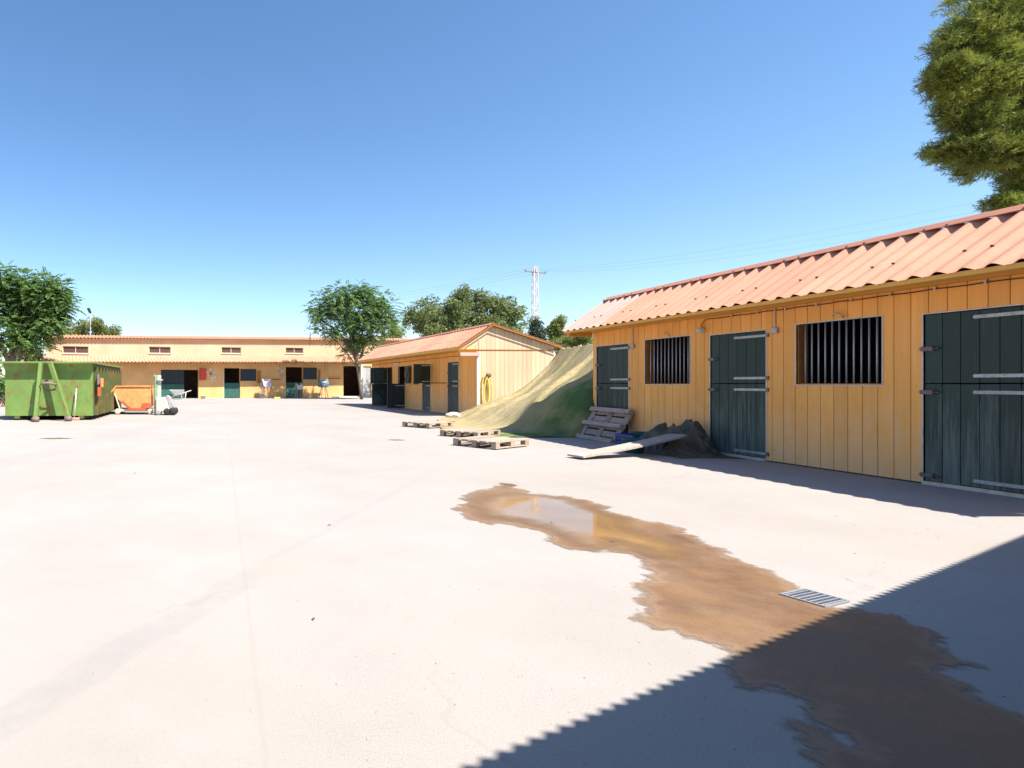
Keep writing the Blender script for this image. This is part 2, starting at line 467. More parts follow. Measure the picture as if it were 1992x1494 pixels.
def ragged(poly, amp, levels=4, seed=1):
    r = random.Random(seed)
    pts = [Vector((p.x, p.y)) for p in poly]
    for l in range(levels):
        out = []
        for i, p in enumerate(pts):
            q = pts[(i+1) % len(pts)]
            d = q - p; L = d.length
            out.append(p)
            if L > 0.02:
                nrm = Vector((-d.y, d.x)) / L
                out.append((p+q)/2 + nrm * r.uniform(-1, 1) * min(amp, L*0.28))
        pts = out
    return pts
def soaked_sheet(name, poly, z, cell, feather, mat):
    """fine flat grid over an outline; the attribute 'wet' falls from 1 inside to 0 just outside it"""
    P2 = np.array([(p.x, p.y) for p in poly]); Q2 = np.roll(P2, -1, axis=0)
    x0, y0 = P2.min(0) - feather - cell; x1, y1 = P2.max(0) + feather + cell
    x1 = min(x1, 8.5); y0 = max(y0, 1.2)
    gx = np.arange(x0, x1, cell); gy = np.arange(y0, y1, cell)
    X, Y = np.meshgrid(gx, gy); pts = np.stack([X.ravel(), Y.ravel()], 1)
    dist = np.full(len(pts), 9.0); inside = np.zeros(len(pts), bool)
    for a, b in zip(P2, Q2):
        ab = b-a; L2 = ab.dot(ab) + 1e-12
        t = np.clip(((pts-a)@ab)/L2, 0, 1)
        d = np.hypot(*(pts - (a + t[:, None]*ab)).T); dist = np.minimum(dist, d)
        c = (a[1] > pts[:, 1]) != (b[1] > pts[:, 1])
        if abs(ab[1]) > 1e-12:
            inside ^= c & (pts[:, 0] < ab[0]*(pts[:, 1]-a[1])/ab[1] + a[0])
    sd = np.where(inside, dist, -dist)
    wet = np.clip(.5 + sd/feather*.5, 0, 1)
    keep = wet > 0
    nx, ny = len(gx), len(gy)
    J, I = np.meshgrid(np.arange(ny-1), np.arange(nx-1), indexing='ij')
    a = (J*nx + I).ravel(); quad = np.stack([a, a+1, a+nx+1, a+nx], 1)
    quad = quad[keep[quad].any(1)]
    used = np.unique(quad); remap = -np.ones(len(pts), int); remap[used] = np.arange(len(used))
    quad = remap[quad]; v = np.column_stack([pts[used], np.full(len(used), z)])
    me = bpy.data.meshes.new(name)
    me.vertices.add(len(v)); me.vertices.foreach_set('co', v.ravel())
    me.loops.add(4*len(quad)); me.loops.foreach_set('vertex_index', quad.ravel())
    me.polygons.add(len(quad)); me.polygons.foreach_set('loop_start', np.arange(len(quad))*4); me.polygons.foreach_set('loop_total', np.full(len(quad), 4))
    me.update(calc_edges=True)
    at = me.attributes.new('wet', 'FLOAT', 'POINT'); at.data.foreach_set('value', wet[used].astype(np.float32))
    me.materials.append(mat)
    return link(bpy.data.objects.new(name, me))
wet_px = [(895,982),(903,966),(930,955),(975,945),(1012,951),(1035,962),(1100,965),(1150,976),(1172,990),(1205,1001),(1290,1018),(1330,1036),
 (1400,1066),(1412,1076),(1440,1096),(1500,1112),(1530,1130),(1548,1150),(1600,1180),(1640,1186),(1700,1194),(1740,1198),(1775,1216),(1806,1226),(1832,1252),(1886,1296),
 (1850,1320),(1880,1350),(1920,1370),(1992,1396),(2150,1450),(2150,1640),(1600,1640),(1602,1494),(1570,1450),(1533,1410),(1590,1416),(1632,1446),(1661,1459),(1656,1440),
 (1620,1420),(1580,1388),(1592,1371),(1510,1340),(1490,1334),(1460,1343),(1438,1336),(1424,1310),(1420,1294),(1442,1285),(1424,1272),(1415,1258),(1370,1246),(1310,1226),
 (1250,1211),(1241,1196),(1262,1180),(1254,1160),(1272,1130),(1282,1114),(1232,1081),(1182,1069),(1150,1073),(1085,1060),(1062,1036),(990,1020),(950,1020),(902,1001)]
wp = ragged([G(*p) for p in wet_px], 0.09, 4, 3)
tag(soaked_sheet('wet_patch', wp, 0.004, .022, .12, M['wet']), 'long ragged brown wet stain running across the yard to the drain', 'wet patch', kind='structure')
pud_px = [(930,986),(960,970),(1010,962),(1070,967),(1120,977),(1165,997),(1232,1030),(1305,1062),(1330,1085),(1290,1084),(1250,1066),(1200,1054),(1160,1066),(1115,1052),(1085,1034),(1015,1012),(960,1006)]
tag(soaked_sheet('puddle', ragged([G(*p) for p in pud_px], 0.05, 3, 5), 0.008, .03, .30, M['puddle']), 'shallow muddy puddle at the far end of the wet stain', 'puddle', kind='structure')
for (px, py, sx, sy, sd) in ((108, 853, 0.42, 0.05, 2), (988, 943, 0.10, 0.04, 3), (772, 856, 0.2, 0.04, 6)):
    g = G(px, py)
    pts = ragged([g + Vector((sx*math.cos(a), sy*3*math.sin(a), 0)) for a in np.linspace(0, 2*math.pi, 10, endpoint=False)], 0.05, 2, sd)
    tag(soaked_sheet('damp_spot', pts, 0.004, .02, .08, M['wet']), kind='structure')

# pale worn stain on the strip along the stable (damp walkway slab)
# drain grate
gc = (G(1527,1158)+G(1580,1147)+G(1640,1170)+G(1590,1187))/4
gd = (G(1580,1147)-G(1527,1158)); ga = math.atan2(gd.y, gd.x)
dr = empty('drain_grate', (gc.x, gc.y, 0.005), ga)
tag(dr, 'small pale metal drain grate beside the wet stain', 'drain grate')
W2, H2 = 0.128, 0.10
MB().box(-W2, W2, -H2, H2, 0.0, 0.003).build('pit_shade_plate', M['black'], dr)  # flat black plate on the slab, painted for the shade inside the drain
fr = MB(); fr.box(-W2-.01, W2+.01, -H2-.01, -H2, 0, .008); fr.box(-W2-.01, W2+.01, H2, H2+.01, 0, .008); fr.box(-W2-.01, -W2, -H2, H2, 0, .008); fr.box(W2, W2+.01, -H2, H2, 0, .008)
fr.build('frame', M['bars'], dr)
barm = raw('bar', *(lambda b: (b.V, b.F))(MB().box(-W2, W2, -.0042, .0042, .0035, .0062)), M['bars'])
for k in range(7):
    o = link(bpy.data.objects.new('bar', barm), dr); o.location = (0, -H2 + (k+.5)*2*H2/7, 0)
crm = raw('cross_bar', *(lambda b: (b.V, b.F))(MB().box(-.003, .003, -H2, H2, .0035, .0055)), M['bars'])
for k in range(9):
    o = link(bpy.data.objects.new('cross_bar', crm), dr); o.location = (-W2 + (k+.5)*2*W2/9, 0, 0)

# ------------------------------------------------------------------ timber stables
def board_runs(s0, s1, z0, top, openings):
    """pieces (a,b,za,zb_fn) of a vertical board between s0..s1"""
    cuts = sorted({s0, s1, *[c for o in openings for c in (o[0], o[1]) if s0 < c < s1]})
    out = []
    for a, b in zip(cuts[:-1], cuts[1:]):
        if b - a < 0.004: continue
        mid = (a+b)/2; spans = [(z0, None)]
        for (o0, o1, oz0, oz1) in openings:
            if o0 <= mid <= o1:
                new = []
                for (za, zb) in spans:
                    if za >= oz1 - .001 or (zb is not None and zb <= oz0 + .001):
                        new.append((za, zb)); continue
                    if oz0 - za > 0.02: new.append((za, oz0))
                    if zb is None: new.append((oz1, None))
                    elif zb - oz1 > 0.02: new.append((oz1, zb))
                spans = new
        for za, zb in spans: out.append((a, b, za, zb))
    return out

def board_wall(parent, L, z0, top, openings, f, bw=0.195, gap=0.009, back=True, mat=None, breaks=()):
    """separate boards; f(s, depth, z) -> local xyz, depth>0 is outward"""
    n = max(1, round(L/bw)); w = L/n
    for i in range(n):
        a, b = i*w + gap/2, (i+1)*w - gap/2
        for (p, q, za, zb) in board_runs(a, b, z0, top, openings):
            if q - p < .012: continue
            zs = [p, q] + [k for k in breaks if p < k < q]
            zs.sort()
            poly = [(p, za), (q, za)] + [(k, (top(k) if zb is None else zb)) for k in reversed(zs)]
            MB().prism(poly, 0.0, 0.02, lambda s, z, t: f(s, t, z)).build('board', mat or M['orange'], parent, fix=True)
    if back:
        m = MB()
        for (p, q, za, zb) in board_runs(0, L, z0, top, openings):
            zs = sorted([p, q] + [k for k in breaks if p < k < q])
            poly = [(p, za), (q, za)] + [(k, (top(k) if zb is None else zb)) for k in reversed(zs)]
            m.prism(poly, -0.03, -0.001, lambda s, z, t: f(s, t, z))
        m.build('wall_backing', M['groove'], parent, fix=True)

def leaf(parent, x0, x1, z0, z1, hinge_hi=True, angle=0.0, name='door', straps=True, latch_z=(), plank_w=0.19, mat=None, nstr=(0.10, 0.92)):
    """a plank leaf hung in the front wall; hinge at x1 when hinge_hi. parent local coords, front = -y"""
    w = x1 - x0
    hx = x1 if hinge_hi else x0
    sgn = -1 if hinge_hi else 1
    mat = mat or M['door']
    b = MB()
    for zz in (z0 + 0.12, z1 - 0.24):
        b.box(min(0, sgn*w)+.03, max(0, sgn*w)-.03, 0.014, 0.034, zz, zz+0.12)
    b.bar((sgn*.06, .024, z0+.2), (sgn*(w-.08), .024, z1-.2), .02, .1)
    d = b.build(name, mat, parent, fix=True)
    d.location = (hx, 0, 0); d.rotation_euler = (0, 0, angle * (1 if hinge_hi else -1))
    n = max(2, round(w/plank_w)); pw = w/n
    for i in range(n):
        a = i*pw + 0.004; c = (i+1)*pw - 0.004
        m = MB().box(min(sgn*a, sgn*c), max(sgn*a, sgn*c), -0.012, 0.013, z0 + random.uniform(0, .006), z1 - random.uniform(0, .006))
        m.build('plank', mat, d)
    if straps:
        for fz in nstr:
            zz = z0 + (z1-z0)*fz
            m = MB(); m.box(min(-sgn*.05, sgn*w*.53), max(-sgn*.05, sgn*w*.53), -.021, -.0125, zz-.022, zz+.022)
            m.lathe([(.024, -.024), (.024, -.0128)], (sgn*w*.53, 0, zz), 10, 'y')
            for k in (.12, .3, .46): m.lathe([(.009, -.026), (.009, -.021)], (sgn*w*k, 0, zz), 6, 'y')
            m.build('strap_hinge', M['zinc'], d)
            k_ = MB().box(min(-sgn*.02, -sgn*.065), max(-sgn*.02, -sgn*.065), -.04, -.0215, zz-.032, zz+.032); k_.build('hinge_pin', M['rusty'], d)
    for lz in latch_z:
        m = MB(); m.box(min(sgn*(w-.11), sgn*(w+.03)), max(sgn*(w-.11), sgn*(w+.03)), -.045, -.0125, lz-.03, lz+.03)
        m.bar((sgn*(w-.16), -.034, lz), (sgn*(w+.045), -.034, lz), .016)
        m.lathe([(.02, -.065), (.02, -.045)], (sgn*(w-.1), 0, lz), 8, 'y')
        m.build('latch', M['rusty'], d, fix=True)
    return d

def trim_frame(parent, x0, x1, z0, z1, sill=True, name='frame', t=0.017):
    m = MB(); y0, y1 = -0.027, 0.06
    m.box(x0-t, x0, y0, y1, z0, z1); m.box(x1, x1+t, y0, y1, z0, z1)
    m.box(x0-t, x1+t, y0, y1, z1, z1+t)
    if sill: m.box(x0-t, x1+t, y0, y1, z0-t, z0)
    return m.build(name, M['white'], parent)

def barred_window(parent, x0, x1, z0, z1, n=11):
    w = trim_frame(parent, x0, x1, z0, z1, True, 'window')
    rv = MB(); rv.box(x0, x0+.018, .0, .16, z0, z1); rv.box(x1-.018, x1, .0, .16, z0, z1); rv.box(x0, x1, 0.0, .16, z0-.0, z0+.018)
    rv.build('reveal', M['groove'], w)
    me = None
    for k in range(n):
        x = x0 + (k+1)*(x1-x0)/(n+1)
        if me is None:
            o = MB().tube([(0, .03, z0), (0, .03, z1)], .011, 8).build('bar', M['bars'], w, True); me = o.data
        else: o = link(bpy.data.objects.new('bar', me), w)
        o.location = (x, 0, 0)
    return w

def corr_sheet(name, nw, pitch, amp, run, rise, thick=0.007, seg=8, rows=2):
    """corrugated sheet from the eave (0,0) up to (run, rise), local x along the eave"""
    L = math.hypot(run, rise); ny, nz = -rise/L, run/L
    V = []; Fc = []
    cols = nw*seg + 1
    for layer in (0, 1):
        for j in range(rows+1):
            for i in range(cols):
                x = i/seg*pitch
                h = amp*math.cos(2*math.pi*i/seg) - layer*thick
                V.append((x, run*j/rows + ny*h, rise*j/rows + nz*h))
    N = cols*(rows+1)
    for j in range(rows):
        for i in range(cols-1):
            a = j*cols+i
            Fc.append((a, a+1, a+1+cols, a+cols)); Fc.append((a+N, a+N+cols, a+N+1+cols, a+N+1))
    nsm = len(Fc)
    def rim(idx):
        o = len(V)
        for k in idx: V.append(V[k])
        Fc.append(tuple(range(o, o+4)))
    for i in range(cols-1):
        rim((i, i+N, i+N+1, i+1)); a = rows*cols+i; rim((a, a+1, a+1+N, a+N))
    for j in range(rows):
        a = j*cols; rim((a, a+cols, a+cols+N, a+N)); a = j*cols+cols-1; rim((a, a+N, a+cols+N, a+cols))
    me = raw(name, V, Fc, None, True)
    me.polygons.foreach_set('use_smooth', [i < nsm for i in range(len(Fc))])
    return me

def stable_shell(root, L, D, oh, ry, ze, zr, zback, openings, wall_top=2.74, gable_near=True, gable_far=True, new_sheet=False, xo=0.2, fix_rows=True, gopen=()):
    f_front = lambda s, t, z: (s, -t, z)
    board_wall(root, L, 0.02, lambda s: wall_top, openings, f_front)
    bk = D + 0.25
    sl_f = (zr-ze)/(ry+oh); sl_b = (zr-zback)/(bk-ry)
    under = lambda y: (ze + (y+oh)*sl_f if y < ry else zr - (y-ry)*sl_b) - 0.045
    for flag, x, sg in ((gable_near, L, 1), (gable_far, 0, -1)):
        if not flag: continue
        fg = lambda s, t, z, x=x, sg=sg: (x + sg*t, s, z)
        board_wall(root, D, 0.02, lambda s: under(s), list(gopen) if sg > 0 else [], fg, breaks=(ry,), mat=M['faded'])
        m = MB(); m.prism([(-oh+.03, wall_top), (-.002, wall_top), (-.002, under(-.002)), (-oh+.03, max(wall_top+.01, under(-oh+.03)))], 0, .02, lambda y, z, t, x=x, sg=sg: (x + sg*t, y, z))
        m.build('gable_end_board', M['faded'], root, fix=True)
    # back wall, partitions, floor inside
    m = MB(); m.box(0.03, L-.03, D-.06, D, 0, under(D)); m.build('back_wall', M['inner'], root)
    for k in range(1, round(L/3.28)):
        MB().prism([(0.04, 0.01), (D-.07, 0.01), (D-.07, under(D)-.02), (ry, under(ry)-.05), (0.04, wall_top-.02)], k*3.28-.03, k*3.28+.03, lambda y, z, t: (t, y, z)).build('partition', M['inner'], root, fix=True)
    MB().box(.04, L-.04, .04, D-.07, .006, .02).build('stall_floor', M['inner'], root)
    # soffit of separate boards under the overhang and its outer edge
    nb = 4
    for k in range(nb):
        a = -oh+.05 + k*(oh-.07)/nb
        MB().box(-xo+.02, L+xo-.02, a+.003, a+(oh-.07)/nb-.003, wall_top+.002, wall_top+.02).build('soffit_board', M['soffit'], root)
    MB().box(-xo+.02, L+xo-.02, -oh+.02, -oh+.048, wall_top-.015, ze-.005).build('fascia', M['soffit'], root)
    for x in (-.06, L+.06):
        MB().box(x-.05, x+.05, -oh+.06, -.022, wall_top-.10, wall_top-.001).build('bracket', M['soffit'], root)
    # roof
    nw = 6; total = L + 2*xo; ns = round(total/1.467); W = total/ns; pitch = W/nw
    mf = corr_sheet('roof_sheet', nw, pitch, .033, ry+oh, zr-ze, rows=2); mf.materials.append(M['sheet'])
    mfn = mf.copy(); mfn.materials.clear(); mfn.materials.append(M['sheet_new'])
    mb = corr_sheet('roof_sheet', nw, pitch, .033, bk-ry, zr-zback, rows=2); mb.materials.append(M['sheet'])
    for i in range(ns):
        o = link(bpy.data.objects.new('roof_sheet', mfn if (new_sheet and i == 0) else mf), root)
        o.location = (-xo + i*W, -oh, ze + (.006 if i % 2 else 0)); o.rotation_euler = (random.uniform(-.003, .003), 0, 0)
        o = link(bpy.data.objects.new('roof_sheet', mb), root)
        o.rotation_euler = (0, 0, math.pi); o.location = (-xo + (i+1)*W, bk, zback + (.006 if i % 2 else 0))
    end = -xo + ns*W
    # ridge caps in lengths
    x = -xo; k = 0
    while x < end - .1:
        x2 = min(x+2.05, end)
        r_ = .105; n1 = Vector((0, -sl_f, 1)).normalized(); lift = .036
        a = Vector((0, ry-r_, zr-r_*sl_f)) + n1*lift; n2 = Vector((0, sl_b, 1)).normalized()
        c = Vector((0, ry+r_, zr-r_*sl_b)) + n2*lift; t_ = Vector((0, ry, zr+.042))
        th = Vector((0, 0, .012)); e = .004*(k % 2)
        prof = [a, t_, c, c+th, t_+th*1.4, a+th]
        MB().prism([(p.y, p.z + e) for p in prof], x - (.05 if k else 0), x2, lambda y, z, t: (t, y, z)).build('ridge_cap', M['ridge'], root, fix=True)
        x = x2; k += 1
    # barge strip on both rakes
    for xx in (-xo-.012, end+.004):
        m = MB()
        m.prism([(-oh, ze-.06), (ry, zr-.06), (ry, zr-.012), (-oh, ze-.012)], xx, xx+.02, lambda y, z, t: (t, y, z))
        m.prism([(ry, zr-.06), (bk, zback-.06), (bk, zback-.012), (ry, zr-.012)], xx, xx+.02, lambda y, z, t: (t, y, z))
        m.build('barge_board', M['groove'], root, fix=True)
    # roof fixings on crests
    m = MB()
    for fr_ in ((.30, .93) if fix_rows else (.3,)):
        i = 0; xx = -xo
        while xx < end - .05:
            y = -oh + (ry+oh)*fr_; z = ze + (zr-ze)*fr_
            xx_ = xx + (pitch if i % 2 else 0)
            if xx_ < end - .05:
                m.lathe([(.019, .030), (.019, .042), (.008, .052)], (xx_, y-.018, z+.006), 6)
            xx += pitch*2; i += 1
    m.build('roof_fixings', M['fix'], root)
    return end

# --- near stable
ns_root = empty('timber_stable', (9.8, 14.25, 0), math.radians(-90))
tag(ns_root, 'orange timber stable with terracotta corrugated roof, nearest building on the right', 'stable', 'timber stables')
D_, W_ = [], []
per = 3.29
for k in range(3):
    D_.append((.14+per*k, 1.245+per*k, .045, 2.36)); W_.append((1.76+per*k, 2.955+per*k, 1.385, 2.40))
stable_shell(ns_root, 9.87, 3.25, .70, .51, 2.79, 3.65, 2.75, D_ + W_, new_sheet=True)
for k, d in enumerate(D_):
    trim_frame(ns_root, d[0], d[1], d[2]-.04, d[3], False, 'door_frame')
    MB().box(d[0], d[1], -.045, .05, .0, .04).build('door_sill', M['white'], ns_root)
    leaf(ns_root, d[0]+.008, d[1]-.008, 1.405, 2.352, True, 0, latch_z=(1.88,), nstr=(.10, .91))
    leaf(ns_root, d[0]+.008, d[1]-.008, .05, 1.393, True, 0, latch_z=(1.28, .13) if k == 2 else (1.28,), nstr=(.06, .92))
for w in W_: barred_window(ns_root, *w)
def loc_ns(px, py, off=0.03):
    """photo pixel -> stable local coords on the front wall"""
    X = 9.8 - off; Y = X*F/(px-CX); return Vector((14.25-Y, -off, CAM_H-(py-CY)/F*Y))
# conduits, junction boxes, bulkhead lamp, cable with clips along the wall top
for (px, py) in ((1231, 674), (1508, 643)):
    p = loc_ns(px, py)
    m = MB().box(p.x-.055, p.x+.055, -.065, -.02, p.z-.05, p.z+.05)
    j = m.build('junction_box', M['zinc'], ns_root, bevel=.008)
    MB().tube([(p.x, -.035, p.z+.05), (p.x, -.035, 2.738)], .011, 6).build('conduit', M['beige'], j)
p = loc_ns(1367, 640)
m = MB().lathe([(.055, -.03), (.06, -.05), (.055, -.10), (.035, -.14), (.01, -.155)], (p.x, 0, p.z-.03), 12, 'y')
lamp = m.build('wall_lamp', M['paper'], ns_root, True)
MB().tube([(p.x, -.05, p.z+.02), (p.x+.01, -.06, p.z+.10), (p.x+.06, -.045, p.z+.17), (p.x+.14, -.03, p.z+.19)], .009, 6).build('conduit', M['groove'], lamp)
pts = []
x0c = p.x+.14; z0c = p.z+.19
for k in range(40):
    x = x0c + (9.8-x0c)*k/39
    pts.append((x, -.03, min(2.725, z0c + (2.70-z0c)*min(1, k/5)) - .012*abs(math.sin(k*0.9))))
cab = MB().tube(pts, .008, 6).build('cable', M['fix'], ns_root)
for k in range(3, 39, 3):
    q = pts[k]; MB().box(q[0]-.012, q[0]+.012, -.042, -.0205, q[2]-.02, q[2]+.028).build('clip', M['white'], cab)
for xc in (5.7, 2.4):
    a = [(xc-.09, -.022, 2.50), (xc-.05, -.06, 2.515), (xc+.03, -.09, 2.50), (xc+.065, -.07, 2.465), (xc+.05, -.03, 2.44)]
    MB().tube(a, .012, 6).build('hook', M['beige'], ns_root, True)
# small haul of bedding seen behind the second window
MB().prism([(0, 0.02), (1.3, .02), (1.1, 1.45), (.35, 1.6)], 0, .5, lambda a, b, t: (4.7+a, 2.4+t, b)).build('straw_bale_stack', M['greyp'], ns_root, fix=True)
MB().box(6.3, 6.55, 1.1, 1.6, .02, 1.72).build('feed_bin', M['pink'], ns_root)

# --- middle stable
ang = math.atan2(-13.2, .65)
ms_root = empty('timber_stable', (9.81, 35.4, 0), ang)
tag(ms_root, 'yellow-orange timber stable further back with its sunlit gable end showing', 'stable', 'timber stables')
md = [(.5, 1.6, 1.35, 2.4), (2.7, 3.7, .045, 2.36), (4.6, 5.6, .045, 2.36), (6.75, 7.5, 1.35, 2.4), (7.9, 8.85, .045, 2.36), (10.68, 11.7, .045, 2.36)]
stable_shell(ms_root, 13.22, 3.25, .86, .56, 2.9, 3.83, 2.9, md, wall_top=2.79, fix_rows=False)
for d in md:
    if d[2] < .1: trim_frame(ms_root, d[0], d[1], d[2]-.04, d[3], False, 'door_frame')
barred_window(ms_root, *md[0], n=8)
leaf(ms_root, 1.66, 2.24, 1.36, 2.4, False, 0.0, 'shutter', straps=False).location.y = -.04
leaf(ms_root, 2.71, 3.69, 1.405, 2.352, False, math.radians(95))
leaf(ms_root, 2.71, 3.69, .05, 1.393, False, math.radians(80))
leaf(ms_root, 4.61, 5.59, 1.405, 2.352, True, math.radians(172))
leaf(ms_root, 4.61, 5.59, .05, 1.393, True, math.radians(88), mat=M['darkdoor'])
leaf(ms_root, 6.76, 7.49, 1.36, 2.4, True, 0, 'shutter', nstr=(.15, .85))
leaf(ms_root, 7.91, 8.84, 1.405, 2.352, True, math.radians(100))
leaf(ms_root, 7.91, 8.84, .05, 1.393, True, 0, latch_z=(1.28,))
leaf(ms_root, 10.69, 11.69, 1.405, 2.352, True, 0, latch_z=(1.88,), nstr=(.1, .91))
leaf(ms_root, 10.69, 11.69, .05, 1.393, True, 0, latch_z=(1.28,), nstr=(.06, .92))
# strip lamp, gable cross trim, pale corner post, roof-edge beam
MB().box(4.0, 4.9, -.10, -.03, 2.5, 2.58).build('strip_lamp', M['paper'], ms_root, bevel=.01)
MB().box(13.222, 13.262, -.02, 3.26, 2.765, 2.80).build('gable_trim', M['groove'], ms_root)
MB().box(13.245, 13.31, -.05, .09, .02, 2.70).build('corner_post', M['white'], ms_root, bevel=.006)
MB().box(13.32, 13.42, -.80, .02, 2.52, 2.66).build('roof_edge_beam', M['sheet_new'], ms_root, bevel=.01)
MB().tube([(13.36, 0.0, 2.5), (13.36, 0.0, 3.15)], .012, 6).build('spike', M['fix'], ms_root)
# horizontal rail between the lower boards
MB().box(8.9, 10.6, -.034, -.0205, 1.40, 1.45).build('rail', M['groove'], ms_root)
# dripping wire
MB().tube([(x, -.032, 2.62 - .02*abs(math.sin(x*1.7))) for x in np.linspace(.2, 13, 50)], .01, 5).build('cable', M['fix'], ms_root)

def msw(x, y, z):   # middle stable local -> world
    return Matrix.Translation(ms_root.location) @ Matrix.Rotation(ang, 4, 'Z') @ Vector((x, y, z))
# yellow hose looped on the gable
h = msw(13.27, .30, 0)
hose = empty('garden_hose', (h.x, h.y, 0))
tag(hose, 'yellow hose hanging in loops on the sunlit gable wall', 'hose')
for k, (dx, zt, zb, w) in enumerate(((0, 1.75, .25, .13), (.05, 1.62, .5, .10), (.10, 1.7, .12, .16))):
    pts = [(dx + w*math.cos(a), -.04-.025*k, (zt+zb)/2 + (zt-zb)/2*math.sin(a)) for a in np.linspace(0, 2*math.pi, 25)]
    MB().tube(pts, .022, 6, cap=False).build('loop', M['yellow'], hose, True)
MB().lathe([(.05, 0), (.11, -.03), (.11, -.07), (.05, -.10)], (.12, -.02, 1.72), 12, 'y').build('reel', M['leather'], hose, True)
# crumpled whitish sack at the foot of the corner
def lump(name, c, sx, sy, sz, mat, seed, amp=.25, n=3, fr=2.2):
    bm = bmesh.new(); bmesh.ops.create_icosphere(bm, subdivisions=n, radius=1)
    from mathutils import noise as mn
    for v in bm.verts:
        d = v.co.normalized()
        w = d + Vector((mn.noise(d*1.7 + Vector((seed, 0, 0))), mn.noise(d*1.7 + Vector((0, seed, 5))), mn.noise(d*1.7 + Vector((3, 0, seed)))))*.6
        k = 1 + amp*mn.noise(w*fr*.6 + Vector((seed*7.3, seed, 0))) - amp*.8*abs(mn.noise(Vector((w.x*fr*1.5, w.y*fr*1.5, w.z*fr*.6)) + Vector((0, seed*5.1, 2)))) - amp*.22*abs(mn.noise(w*fr*3.1 + Vector((seed, 1, 2))))
        v.co = Vector((d.x*k*sx, d.y*k*sy, max(0.0, (d.z*k + .75)*sz/1.75)))
    me = bpy.data.meshes.new(name); bm.to_mesh(me); bm.free(); me.materials.append(mat)
    me.polygons.foreach_set('use_smooth', [True]*len(me.polygons))
    o = bpy.data.objects.new(name, me); o.location = c
    return link(o)
q = msw(13.45, -.08, 0)
tag(lump('plastic_sack', (q.x, q.y, 0.002), .22, .18, .45, M['white'], 2, .35), 'crumpled whitish sack at the corner post of the far timber stable', 'sack')

# ------------------------------------------------------------------ off-frame shed behind the camera whose eave shades the foreground
EZ = 2.75
S0 = G(900, 1494); S1 = G(1992, 1040)
ed = Vector((S1.x-S0.x, S1.y-S0.y)).normalized()
E0 = Vector((S0.x + .45*EZ, S0.y - .54*EZ))
ea = math.atan2(ed.y, ed.x)
# local x along the eave, local y away from the yard (so flip direction)
so = E0 + ed*8.25
sh = empty('timber_shed', (so.x, so.y, 0), ea + math.pi)
tag(sh, 'timber shed with corrugated eave, just outside the frame at the lower right, shading the yard', 'shed')
msh = corr_sheet('roof_sheet', 10, .0905, .011, 5.0, 2.6, thick=.005, seg=6); msh.materials.append(M['sheet'])  # unseen roof made deep and tall to block skylight from the foreground
nsh = 15
for i in range(nsh):
    o = link(bpy.data.objects.new('roof_sheet', msh), sh); o.location = (i*.905, 0, EZ)
MB().box(0.3, 13.3, .75, .80, 0, EZ+.3).build('wall', M['inner'], sh)  # unseen wall, kept dark to hold warm bounce off the shaded yard
MB().box(0.3, 13.3, 4.85, 4.9, 0, 5.2).build('back_wall', M['inner'], sh)
for xx in (.3, 13.25): MB().prism([(.8, 0), (4.85, 0), (4.85, 5.2), (.8, EZ+.35)], xx, xx+.05, lambda y, z, t: (t, y, z)).build('end_wall', M['inner'], sh, fix=True)

